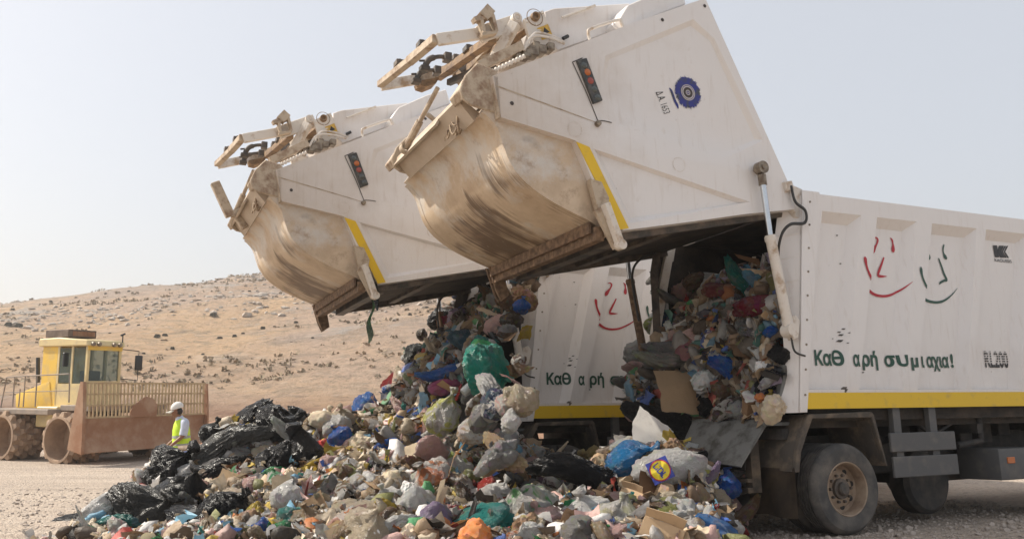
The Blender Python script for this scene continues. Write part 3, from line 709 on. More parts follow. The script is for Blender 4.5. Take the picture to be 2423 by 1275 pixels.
    bm = prism(bmesh.new(), [S2(*p, .45) for p in ((1288, 28), (1312, 20), (1490, 8), (1492, 60), (1320, 120), (1300, 100))], .45, TWID - .45); bevel(bm, .01, 1); part('rear_cover', bm, 'tailwhite')
    bm = prism(bmesh.new(), [S2(*p, .12) for p in ((1466, 44), (1486, 12), (1560, -20), (1610, -34), (1624, 10), (1500, 58), (1478, 66))], .12, TWID - .12); bevel(bm, .012, 1); part('valve_box', bm, 'tailwhite')
    bm = tube(bmesh.new(), curve([S(1396, 96, .1), S(1392, 78, .1), S(1400, 68, .1), S(1462, 48, .1), S(1470, 54, .1), S(1476, 70, .1)], 5), .018, 8); part('grab_rail', bm, 'armwhite')
    bm = tube(bmesh.new(), [S(1330, 42, .40), S(1408, 14, .40)], .016, 6); part('cover_rail', bm, 'armwhite')
    bm = tube(bmesh.new(), [S(1332, 92, .40), S(1344, 86, .40)], .022, 8); part('cover_slot', bm, 'black')
    bm = bmesh.new()
    for k in range(7):
        y = .25 + .07 * k; a = S(1240 + 9 * (k % 4), 120 - 5 * (k % 3), y); b_ = S(1335, 104 - 4 * (k % 2), y + .1)
        tube(bm, curve([a, a.lerp(b_, .3) + Vector((-.05, 0, .13 + .02 * k)), a.lerp(b_, .65) + Vector((0, 0, .10)), b_], 5), .016, 6)
    part('hydraulic_hoses', bm, 'armwhite')
    bm = bmesh.new()
    for x, y, s in ((1245, 128, .05), (1262, 122, .06), (1282, 118, .05), (1302, 112, .045), (1268, 108, .04), (1225, 136, .04)):
        p = S(x, y, .3); box(bm, p.x - s, p.x + s, .26, .42, p.z - s, p.z + s)
    bevel(bm, .012, 1); part('valve_block', bm, 'bolt')
    a, b_ = S(1148, 178, .12), S(1240, 134, .12); bm = bmesh.new(); N_ = 44; tube(bm, [a.lerp(b_, k / N_) for k in range(N_ + 1)], [.028 if k % 4 < 2 else .017 for k in range(N_ + 1)], 8); part('coiled_hose', bm, 'armwhite')
    bm = bmesh.new(); bar(bm, S(1130, 160, .3), S(1232, 112, .3), .12, .10); bar(bm, S(1110, 170, 1.5), S(1290, 90, 1.5), .8, .05); part('rear_ledge', bm, 'arm')
    # bin lifting frame
    def arm(name, px, m, wd, ht): 
        bm = bmesh.new()
        for (x0, y0, v0), (x1, y1, v1) in zip(px, px[1:]): bar(bm, S(x0, y0, v0), S(x1, y1, v1), wd, ht)
        bevel(bm, .008, 1); return part(name, bm, m)
    nv, fv = .62, 2.15
    arm('lift_arm', [(1034, 95, nv), (1140, 80, nv)], 'armwhite', .06, .135); arm('lift_arm', [(1132, 84, nv), (1232, 52, nv)], 'armwhite', .07, .19)
    arm('lift_arm', [(900, 203, fv), (1000, 186, fv)], 'armwhite', .06, .13); arm('lift_arm', [(990, 188, fv), (1110, 152, fv)], 'arm', .06, .14)
    arm('lift_crossbar', [(1032, 92, nv), (968, 146, 1.35)], 'arm', .09, .10); arm('lift_crossbar', [(972, 143, 1.35), (899, 201, fv)], 'arm', .085, .085)
    arm('lift_crossbar', [(1166, 92, nv), (1036, 182, fv)], 'armbrown', .10, .105); arm('lift_crossbar', [(1250, 62, nv), (1078, 190, fv)], 'armbrown', .11, .11)
    arm('lift_brace', [(1220, 55, nv - .1), (1166, 150, nv + .1)], 'armwhite', .10, .12)
    arm('lift_brace', [(1235, 95, 1.2), (1150, 160, 1.2)], 'machine', .16, .14); arm('lift_brace', [(1180, 90, 1.6), (1090, 170, 1.9)], 'machine', .1, .1)
    for x, y, v, s in ((1030, 136, 1.4, .8), (1008, 168, 1.8, .75)):      # bin claws standing on the bars
        bm = bmesh.new(); a = S(x, y, v); k = .11 * s; tube(bm, curve([a + Vector((-k * 1.6, 0, -k * 1.9)), a + Vector((-k, 0, -k * .6)), a, a + Vector((k, 0, k * .25)), a + Vector((k * 1.7, 0, k * .2))], 4), [.05 * s] * 8 + [.035 * s] * 9, 7)
        box(bm, a.x + k * 1.2, a.x + k * 2.2, v - .06, v + .06, a.z - .03, a.z + .07); box(bm, a.x - k * 2.2, a.x - k * .9, v - .05, v + .05, a.z - k * 2.3, a.z - k * 1.6); tube(bm, [a + Vector((-k * 1.2, 0, -k * .7)), a + Vector((-k * 2.3, 0, -k * .9))], .016, 6); bevel(bm, .006, 1); part('bin_claw', bm, 'machine')
    arm('lift_brace', [(1160, 152, 1.0), (1062, 196, 2.0)], 'machine', .07, .08); arm('lift_brace', [(1206, 60, 1.0), (1128, 140, 1.5)], 'arm', .06, .09)
    for x, y, v in ((1000, 118, 1.0), (946, 162, 1.7), (1110, 128, 1.2), (1080, 150, 1.6)):
        p = S(x, y, v); bm = bmesh.new(); box(bm, p.x - .06, p.x + .06, v - .07, v + .07, p.z + .02, p.z + .09); lathe(bm, [(0, .12), (.02, .12), (.02, .06)], 'z', 8, p); bevel(bm, .006, 1); part('frame_lug', bm, 'machine')
    bm = bmesh.new(); a = S(1150, 66, nv - .06)
    for p, q in (((1137, 52), (1144, 86)), ((1164, 44), (1172, 78)), ((1137, 86), (1172, 80)), ((1130, 50), (1166, 40))): bar(bm, S(*p, nv - .1), S(*q, nv - .1), .10, .035)
    bar(bm, S(1140, 44, nv - .1), S(1158, 24, nv - .1), .12, .12); bar(bm, S(1120, 50, nv - .1), S(1135, 44, nv - .1), .1, .05); tube(bm, [S(1154, 30, nv - .1), S(1151, 15, nv - .1)], .015, 6); part('claw_bracket', bm, 'arm')
    p = S(1220, 46, nv - .08); bm = lathe(bmesh.new(), [(.0, -.05), (.03, -.05), (.032, -.06), (.045, -.06), (.047, -.05), (.06, -.05), (.06, .06)], 'y', 18, p); part('arm_pivot', bm, 'armwhite')
    bm = bmesh.new(); prism(bm, [S2(*p, fv) for p in ((985, 198), (1034, 190), (1026, 204), (1004, 213), (988, 208))], fv - .1, fv + .1); part('arm_shoe', bm, 'armbrown')
    # locking lever on the lower corner
    bm = bmesh.new(); bar(bm, S(1432, 482, -.10), S(1468, 580, -.10), .07, .10, (0, 1, 0)); p = S(1468, 580, -.10); lathe(bm, [(.0, -.06), (.055, -.055), (.055, .055), (0, .06)], 'y', 12, p); bevel(bm, .006, 1); part('locking_lever', bm, 'armwhite')
    bm = prism(bmesh.new(), [S2(*p, 0) for p in ((1393, 425), (1420, 432), (1438, 470), (1436, 496), (1412, 496))], -.03, .05); bar(bm, S(1416, 495, -.03), S(1462, 585, -.02), .12, .05, (0, 1, 0)); part('lever_bracket', bm, 'arm')
    bm = lathe(bmesh.new(), [(0, -.03), (.03, -.025), (.035, 0)], 'y', 12, S(1512, 555, .3)); part('side_reflector', bm, 'lampred')
    # hinge and its hoses
    for v0 in (.02, TWID - .14):
        bm = bmesh.new(); prism(bm, [S2(*p) for p in ((1850, 432), (1868, 430), (1874, 452), (1856, 456))], v0 - .07, v0 + .1); prism(bm, [S2(*p) for p in ((1868, 432), (1900, 446), (1912, 456), (1905, 520), (1886, 512), (1872, 470))], v0 + .0, v0 + .10)
        bevel(bm, .008, 1); obj('hinge_bracket', bm, 'armwhite', root)
    bm = bmesh.new()
    for k, r in ((0, .016), (1, .014)):
        d = Vector((.03 * k, .03 * k, .02 * k)); tube(bm, curve([S(1872, 440, -.05) + d, S(1882, 478, -.08) + d, S(1906, 500, -.09) + d, S(1904, 528, -.09) + d, S(1870, 532, -.07) + d, S(1848, 560, -.03) + d, S(1842, 620, .08) + d, S(1856, 760, .06) + d], 6), r, 7)
    tube(bm, curve([S(1872, 792, .0), S(1880, 830, -.03), S(1905, 842, -.02)], 6), .012, 6); obj('hinge_hose', bm, 'hose', root)
    bm = bmesh.new(); tube(bm, curve([S(1552, 598, 2.3), S(1510, 618, 2.5), S(1496, 660, 2.6), S(1512, 760, 2.6)], 6), .018, 7); obj('far_hose', bm, 'hose', root)
    # lift cylinders, one each side
    for v, m in ((-.10, 'armwhite'), (TWID + .06, 'rust')):
        t_, m_, b_ = S(1800, 398, -.1), S(1822, 560, -.1), S(1868, 782, -.1)
        for q_ in (t_, m_, b_): q_.y = v
        bm = lathe(bmesh.new(), [(.028, -.055), (.075, -.055), (.075, .045), (.028, .045)], 'y', 22, t_); lathe(bm, [(0, -.06), (.03, -.07), (.03, .1)], 'y', 14, t_); tube(bm, [t_.lerp(m_, .1), t_.lerp(m_, .25)], .05, 12)
        cyl = tube(bmesh.new(), [m_ + (m_ - t_) * -.02, b_], .060, 18); tube(cyl, [m_, m_ + (b_ - m_) * .05], .068, 18); lathe(cyl, [(.0, -.07), (.08, -.07), (.08, .07), (0, .07)], 'y', 16, b_)
        c_ = obj('lift_cylinder', cyl, m, root); obj('rod', tube(bmesh.new(), [t_.lerp(m_, .15), m_], .036, 16), 'chrome', c_); obj('rod_eye', bm, 'bolt', c_)
    bm = bmesh.new(); prism(bm, [S2(*p) for p in ((1862, 752), (1878, 745), (1888, 760), (1884, 800), (1872, 805))], -.04, .06); bevel(bm, .008, 1); obj('cylinder_foot', bm, 'armwhite', root)
    # ---- chassis -----------------------------------------------------------
    bm = bmesh.new()
    for v in (.85, 1.85): box(bm, -.35, 6.5, v, v + .12, .72, 1.12)
    box(bm, .55, .78, .5, TWID - .5, .42, .60); box(bm, -.35, -.2, .6, TWID - .6, .75, 1.0)
    for u in (-.1, 1.6, 3.2, 5): box(bm, u, u + .1, .2, TWID - .2, 1.10, 1.22)
    obj('chassis_frame', bm, 'chassis', root)
    bm = bmesh.new(); box(bm, 1.4, 3.2, .75, 2.3, .62, 1.0); box(bm, 2.6, 4.6, 1.0, 2.2, .45, .9); tube(bm, curve([(2.2, .3, 1.25), (2.5, .3, 1.12), (3.0, .3, 1.28), (3.6, .3, 1.3)], 5), .025, 7); tube(bm, [(3.3, .25, 1.35), (3.3, .25, 1.0), (2.9, .3, .95)], .05, 8)
    for k in range(6): box(bm, 2.3 + .4 * k, 2.55 + .4 * k, .7, 1.0, .85 + .1 * (k % 3), 1.25)
    bevel(bm, .015, 1); obj('drive_train', bm, 'chassis', root)
    def wheel(u, v, sgn, spare=False):
        bm = bmesh.new(); ro, wd = .52, .29
        prof = [(.30, .03), (.315, 0), (.36, -.008), (.42, -.012), (.465, -.004), (.495, .02), (.513, .045)]
        for k in range(5): y = .06 + k * .045; prof += [(ro, y), (ro, y + .028), (ro - .015, y + .03), (ro - .015, y + .043)]
        prof += [(.513, wd - .01), (.47, wd + .012), (.36, wd + .01), (.30, wd - .02)]
        lathe(bm, [(r, a * sgn) for r, a in prof], 'y', 56, (u, v, ro)); t = obj('wheel', bm, 'tyre', root, 25)
        bm = lathe(bmesh.new(), [(r, a * sgn) for r, a in ((.318, .012), (.305, -.004), (.293, .004), (.283, .06), (.275, .15), (.235, .165), (.17, .13), (.0, .12))], 'y', 40, (u, v, ro)); rim = obj('rim', bm, 'rim', t, 30)
        bm = bmesh.new()
        for k in range(8):
            a = k * math.pi / 4 + .2; lathe(bm, [(0, .150 * sgn), (.033, .150 * sgn), (.034, .158 * sgn)], 'y', 12, (u + .215 * math.cos(a), v, ro + .215 * math.sin(a)))
        obj('hand_holes', bm, 'black', t); bm = bmesh.new()
        for k in range(10):
            a = k * math.pi / 5; lathe(bm, [(0, .095 * sgn), (.017, .095 * sgn), (.018, .135 * sgn)], 'y', 6, (u + .155 * math.cos(a), v, ro + .155 * math.sin(a)))
        obj('wheel_nuts', bm, 'machine', t); bm = lathe(bmesh.new(), [(.0, .035 * sgn), (.06, .035 * sgn), (.075, .05 * sgn), (.08, .085 * sgn), (.115, .09 * sgn), (.12, .13 * sgn)], 'y', 24, (u, v, ro)); obj('hub', bm, 'machine', t)
    wheel(.66, .03, 1); wheel(.66, .37, 1); wheel(.66, TWID - .03, -1); wheel(.66, TWID - .37, -1); wheel(4.75, .05, 1); wheel(4.75, TWID - .05, -1)
    bm = lathe(bmesh.new(), [(0, .55), (.36, .55), (.42, .6), (.42, .82), (.36, .87), (0, .87)], 'y', 36, (2.62, 0, .50)); obj('spare_wheel', bm, 'chassis', root)
    bm = bmesh.new()                                                     # mudguard: rear plate, top, front plate
    pr = [(-.13, .74), (-.09, .98), (.02, 1.22), (.14, 1.38), (1.12, 1.40), (1.16, 1.36), (1.30, .76), (1.27, .76), (1.11, 1.33), (.19, 1.33), (.10, 1.18), (-.02, .96), (-.07, .74)]
    prism(bm, pr, .0, .06); prism(bm, [(a, b) for a, b in pr], .06, .78); bevel(bm, .008, 1); obj('mudguard', bm, 'mud', root)
    prism(bm := bmesh.new(), pr, TWID - .78, TWID); obj('mudguard', bm, 'mud', root)
    for v0 in (.0, TWID - .78):
        bm = bmesh.new(); g = []
        for j in range(6):
            g.append([bm.verts.new((-.13 - .02 * j / 5 + .018 * math.sin(i * 1.1 + j * .4), v0 + .02 + i * .095, .78 - j * .108 - .012 * math.sin(i * .9) * (j == 5))) for i in range(9)])
        for j in range(5):
            for i in range(8): bm.faces.new((g[j][i], g[j][i + 1], g[j + 1][i + 1], g[j + 1][i]))
        bmesh.ops.solidify(bm, geom=bm.faces[:], thickness=.012); obj('mudflap', bm, 'rubbermud', root)
    bm = bmesh.new(); c4 = [S(1640, 1003, 1.5), S(1822, 992, .3), S(1756, 1106, .3), S(1602, 1084, 1.4)]
    vs = [bm.verts.new(p) for p in c4]; bm.faces.new(vs); bmesh.ops.subdivide_edges(bm, edges=bm.edges[:], cuts=6, use_grid_fill=True)
    for v in bm.verts: v.co.x += .025 * noise.noise(v.co * 2)
    bmesh.ops.solidify(bm, geom=bm.faces[:], thickness=.02); obj('tail_flap', bm, 'greysteel', root)
    bm = bmesh.new(); box(bm, -.4, -.25, .5, TWID - .5, .5, .56); box(bm, -.4, -.25, .5, TWID - .5, .62, .66); box(bm, -.33, -.2, .5, .62, .5, 1.1); box(bm, -.33, -.2, 2.2, 2.32, .5, 1.1); obj('rear_bumper', bm, 'mud', root)
    bm = bmesh.new(); box(bm, 1.38, 2.50, -.01, .03, .915, 1.14); box(bm, 1.39, 2.50, -.01, .03, .615, .86); bevel(bm, .008, 1); g_ = obj('side_guard', bm, 'guard', root)
    
    for x_ in (1.50, 2.12): obj('guard_post', box(bmesh.new(), x_, x_ + .12, .03, .10, .63, 1.45), 'guard', g_)
    bm = bmesh.new(); box(bm, 3.28, 4.1, .0, .62, .50, .90); bevel(bm, .03, 2); tk = obj('fuel_tank', bm, 'guard', root)
    bm = bmesh.new(); box(bm, 3.42, 3.56, -.015, .005, .71, .79); bevel(bm, .005, 1); obj('reflector', bm, 'lamporange', tk)
    # cab, ahead of the body
    bm = bmesh.new(); prism(bm, [(6.65, .75), (8.4, .75), (8.4, 1.9), (8.2, 3.1), (6.65, 3.2)], .12, TWID - .12); bevel(bm, .05, 2); cab = obj('cab', bm, 'white', root)
    bm = bmesh.new(); prism(bm, [(7.1, 1.95), (8.2, 1.95), (8.08, 2.85), (7.1, 2.85)], .11, .13); obj('cab_window', bm, 'black', cab)
    return root
truck = make_truck(); truck2 = copy_tree(truck)
truck.matrix_world = MN; truck2.matrix_world = MF
tag(truck, 'white refuse truck in front, its tailgate raised high and showing the blue round emblem', 'truck', 'refuse trucks emptying their loads')
tag(truck2, 'white refuse truck parked behind, its raised tailgate partly hidden by the nearer one', 'truck', 'refuse trucks emptying their loads')
# the far truck's comb hangs lower: one more arm on its tailgate
tail2 = [c for c in truck2.children if c.name.startswith('tailgate')][0]
bm = bmesh.new(); bar(bm, S(508, 432, 1.9, True), S(545, 512, 1.9, True), .12, .14); bar(bm, S(545, 510, 1.9, True), S(600, 488, 1.8, True), .1, .1); bar(bm, S(556, 505, 1.9, True), S(580, 540, 1.9, True), .16, .10); bevel(bm, .01, 1)
obj('comb_arm', bm, 'arm', tail2)

# ------------------------------------------------------------------ landfill compactor
CH = Vector((.88, -.475, 0)).normalized(); CL = Vector((-CH.y, CH.x, 0))
_w = atY(135, 1040, 24.4); CO = _w + CL * 1.9; CO.z = _w.z - .72
MC = Matrix(((CH.x, CL.x, 0, CO.x), (CH.y, CL.y, 0, CO.y), (0, 0, 1, CO.z), (0, 0, 0, 1))); MCi = MC.inverted()
def Cy(x, y, v): return MCi @ hit(x, y, CO + CL * v, CL)      # on a plane along the machine
def Cx(x, y, v): return MCi @ hit(x, y, CO + CH * v, CH)      # on a plane across it
MT['roofbox'] = simple('brown_roof_box', (.10, .07, .055), (.18, .13, .10), 4, rough=.8)
def make_compactor():
    root = empty('landfill_compactor', MC, 'yellow landfill compactor with a wide grilled blade and cleated steel wheels, standing before the hill', 'compactor')
    def P(name, bm, m, par=root, ang=35): return obj(name, bm, m, par, ang)
    def wheel(x, y0, y1):
        s = -1 if y0 < 0 else 1; rr = .66
        bm = lathe(bmesh.new(), [(rr - .10, y0 + s * -.0 + (.75 if s < 0 else -.75)), (rr - .07, y0), (rr, y0), (rr, y1)], 'y', 40, (x, 0, .72))
        lathe(bm, [(0, y0 + (.55 if s < 0 else -.55)), (rr - .08, y0 + (.6 if s < 0 else -.6))], 'y', 40, (x, 0, .72))
        w = P('wheel', bm, 'cdust', root, 30); bm = bmesh.new()
        for r_ in range(5):
            y = y0 + (y1 - y0) * (r_ + .5) / 5
            for k in range(13):
                a = 2 * math.pi * (k + .5 * (r_ % 2)) / 13; c = Vector((x + math.cos(a) * (rr + .03), y, .72 + math.sin(a) * (rr + .03))); d = Vector((math.cos(a), 0, math.sin(a))); t = Vector((-math.sin(a), 0, math.cos(a))); n = Vector((0, 1, 0))
                lo = [c - d * .08 + t * i * .12 + n * j * .10 for i, j in ((-1, -1), (1, -1), (1, 1), (-1, 1))]; hi = [c + d * .09 + t * i * .055 + n * j * .05 for i, j in ((-1, -1), (1, -1), (1, 1), (-1, 1))]; hexa(bm, lo + hi)
        P('cleats', bm, 'cdust', w)
    for x in (0, -2.75): wheel(x, -1.9, -.85); wheel(x, 1.9, .85)
    bm = bmesh.new(); box(bm, -3.6, -.9, -.8, .8, .55, 1.35); box(bm, -.9, 1.2, -.75, .75, .6, 1.3); box(bm, -1.6, -.8, -1.2, -.7, .75, 1.45); bevel(bm, .04, 1); P('frame', bm, 'crust')
    bm = bmesh.new(); a = Cy(160, 985, -1.3); box(bm, a.x - 1.45, a.x - .45, -1.35, -.8, 1.02, 1.62); bevel(bm, .03, 1); P('side_tank', bm, 'ccream')
    dk = Cy(5, 966, -1.7).z
    bm = bmesh.new(); box(bm, -3.7, -.75, -1.75, 1.75, dk - .16, dk); box(bm, -.8, .55, -1.35, 1.35, dk - .05, dk + .12); bevel(bm, .02, 1); P('deck', bm, 'cgrey')
    # hood
    h0, h1, h2, h3 = Cy(36, 960, -.95), Cy(36, 932, -.95), Cy(104, 905, -.95), Cy(118, 955, -.95)
    bm = prism(bmesh.new(), [(h0.x, dk), (h3.x + .1, dk), (h2.x + .25, h2.z + .05), (h1.x, h1.z)], -.95, .95); bevel(bm, .05, 2); P('hood', bm, 'cyellow')
    bm = tube(bmesh.new(), [Cy(90, 905, -.8), Cy(90, 846, -.8)], .06, 10); P('exhaust', bm, 'black')
    # cab
    yc = -.92; A_, B_, C_, D_ = Cy(94, 955, yc), Cy(132, 955, yc), Cy(200, 952, yc), Cy(203, 815, yc)
    top = D_.z; xf = C_.x; xb = Cy(96, 900, yc).x; xm = Cy(133, 900, yc).x; yl = Cx(287, 860, xf).y; zb = Cx(240, 905, xf).z
    bm = bmesh.new(); box(bm, xb, xm, yc, yl, dk, top); bevel(bm, .03, 1); P('cab_back', bm, 'cyellow')
    bm = bmesh.new()
    for x in (xm + .03, (xm + xf) / 2 - .02, xf - .05):
        for y in (yc + .04, yl - .04): box(bm, x - .045, x + .045, y - .04, y + .04, dk, top)
    box(bm, xm, xf, yc, yc + .05, dk, dk + .75); box(bm, xm, xf, yl - .05, yl, dk, dk + .75); box(bm, xf - .06, xf - .01, yc + .06, yl - .06, dk, zb + .05); box(bm, xm, xf, yc, yl, dk - .02, dk + .04); P('cab_frame', bm, 'ccream')
    bm = bmesh.new(); box(bm, xm + .09, (xm + xf) / 2 - .08, yc + .015, yc + .03, dk + .78, top - .08); box(bm, (xm + xf) / 2 + .05, xf - .12, yc + .015, yc + .03, dk + .1, top - .08); box(bm, xf - .04, xf - .025, yc + .1, yl - .1, zb + .06, top - .12); P('windows', bm, 'glass')
    bm = bmesh.new(); box(bm, xm + .35, xm + .85, -.4, .3, dk + .1, dk + .5); box(bm, xm + .3, xm + .42, -.38, .28, dk + .5, dk + 1.15); lathe(bm, [(.15, 0), (.18, .02), (.15, .04)], 'x', 16, (xf - .35, -.05, dk + .85)); bevel(bm, .03, 1); P('seat', bm, 'trouser')
    bm = bmesh.new(); box(bm, xf - .03, xf + .02, yc, yl, top - .16, top); P('cab_visor', bm, 'cyellow')
    r0 = Cy(92, 800, yc - .1); rz = r0.z
    bm = bmesh.new(); prism(bm, [(xb - .12, top - .02), (xf + .08, top - .04), (xf + .02, top + .14), (xm + .1, rz), (xb - .12, rz - .02)], yc - .08, yl + .06); bevel(bm, .03, 1); P('roof', bm, 'ccream')
    a0 = Cy(101, 782, yc + .1); z1 = a0.z; yr = Cx(252, 800, xm + .5).y
    bm = bmesh.new(); box(bm, xb + .0, xm + .35, yc + .05, yl - .15, rz + .01, z1); bevel(bm, .015, 1); ac = P('air_conditioner', bm, 'roofbox'); bm = bmesh.new()
    for k in range(6): y = yc + .2 + k * (yl - yc - .45) / 6; box(bm, xm + .345, xm + .36, y, y + .16, rz + .06, z1 - .05)
    P('intake_grille', bm, 'crust', ac)
    bm = bmesh.new()
    for y in (yc + .1, yc + .3, yl - .35, yl - .15): lathe(bm, [(0, .05), (.06, .05), (.07, 0), (.05, -.08)], 'x', 12, (xf + .08, y, top + .02))
    P('work_lamps', bm, 'bolt')
    bm = bmesh.new(); tube(bm, [(xf, yl, top - .1), (xf + .25, yl + .42, top - .15), (xf + .25, yl + .42, top - .3)], .015, 6); tube(bm, [(xf, yl, dk + .9), (xf + .25, yl + .42, dk + .85), (xf + .25, yl + .42, top - .75)], .015, 6); P('mirror_arm', bm, 'black')
    bm = bmesh.new(); box(bm, xf + .22, xf + .30, yl + .30, yl + .54, top - .75, top - .28); bevel(bm, .03, 2); P('mirror', bm, 'black')
    bm = bmesh.new(); p = Cy(160, 850, yc - .1); box(bm, p.x - .04, p.x + .04, yc - .25, yc - .08, p.z - .22, p.z + .2); bevel(bm, .02, 1); P('mirror', bm, 'black')
    bm = tube(bmesh.new(), [(xf + .06, yl - .05, top + .1), (xf + .06, yl - .05, top + .35)], .02, 6); tube(bm, [(xf + .06, yl - .12, top + .32), (xf + .06, yl + .02, top + .38)], .03, 6); P('beacon', bm, 'black')
    # railing on the near edge of the deck
    def rail(px):
        return [Cy(x, y, -1.7) for x, y in px]
    bm = tube(bmesh.new(), rail([(2, 963), (16, 893), (62, 889), (132, 886), (163, 884)]), .022, 6); tube(bm, rail([(13, 928), (163, 924)]), .015, 6); tube(bm, rail([(165, 884), (163, 952)]), .02, 6)
    for x in (35, 60, 88): tube(bm, rail([(x, 890), (x - 5, 962)]), .02, 6)
    for x0 in (48,): tube(bm, rail([(x0, 920), (x0 - 4, 962)]), .02, 6)
    P('railing', bm, 'cgrey')
    bm = tube(bmesh.new(), [(xf - .3, yl + .4, dk), (xf - .3, yl + .4, dk + .75), (xf - 1.2, yl + .4, dk + .75)], .02, 6); P('railing', bm, 'cgrey')
    # blade
    xbld = 1.55; lt, rt = Cx(200, 906, xbld), Cx(490, 909, xbld); zm = Cx(205, 988, xbld).z; zlo = Cx(200, 1072, xbld).z; yL, yR = lt.y, rt.y; zt = lt.z
    pr = [(xbld + .12, zlo), (xbld - .02, zlo + .35), (xbld - .06, zlo + .7), (xbld, zm), (xbld - .10, zm), (xbld - .16, zlo + .7), (xbld - .12, zlo + .3), (xbld + .0, zlo)]
    bl = P('blade', bevel(prism(bmesh.new(), pr, yL, yR), .012, 1), 'crust')
    bm = bmesh.new(); n = 34
    for k in range(n + 1):
        y = yL + .1 + (yR - yL - .2) * k / n; bar(bm, (xbld - .02, y, zm), (xbld - .05, y, zt), .035, .045, (0, 1, 0))
    for f in (0, .35, .68, 1): bar(bm, (xbld + .0 - .03 * f, yL + .05, zm + (zt - zm) * f), (xbld - .03 * f, yR - .05, zm + (zt - zm) * f), .05, .05)
    P('blade_grille', bm, 'cgrid', bl)
    bm = bmesh.new(); prism(bm, [(xbld + .16, zlo - .02), (xbld + .12, zm), (xbld + .04, zt + .04), (xbld - .08, zt + .04), (xbld - .32, zm - .1), (xbld - .45, zlo + .1)], yL - .07, yL + .02); P('blade_end_plate', bm, 'crust', bl)
    bm = bmesh.new(); prism(bm, [(xbld + .14, zlo), (xbld + .1, zm), (xbld - .0, zt), (xbld - .07, zt), (xbld - .12, zm)], yR - .03, yR + .04); P('blade_end_plate', bm, 'crust', bl)
    c = Cx(342, 960, xbld + .02); bm = bmesh.new(); prism(bm, [(0, 0)] * 0 + [(c.y - .48, zm - .02), (c.y - .48, zm + .12), (c.y - .4, zm + .3), (c.y - .15, zm + .46), (c.y + .02, zm + .56), (c.y + .3, zm + .48), (c.y + .44, zm + .3), (c.y + .42, zm - .02)], xbld + .01, xbld + .04)
    for v in bm.verts: v.co = Vector((v.co.y, v.co.x, v.co.z))
    P('grille_patch', bm, 'crust', bl)
    bm = bmesh.new()
    for y in (-.6, .6): bar(bm, (.1, y, .75), (xbld - .1, y, zlo + .35), .2, .22)
    tube(bm, [(.2, 0, 1.1), (xbld - .1, 0, zlo + .6)], .08, 10); P('push_arm', bm, 'crust')
    return root
make_compactor()

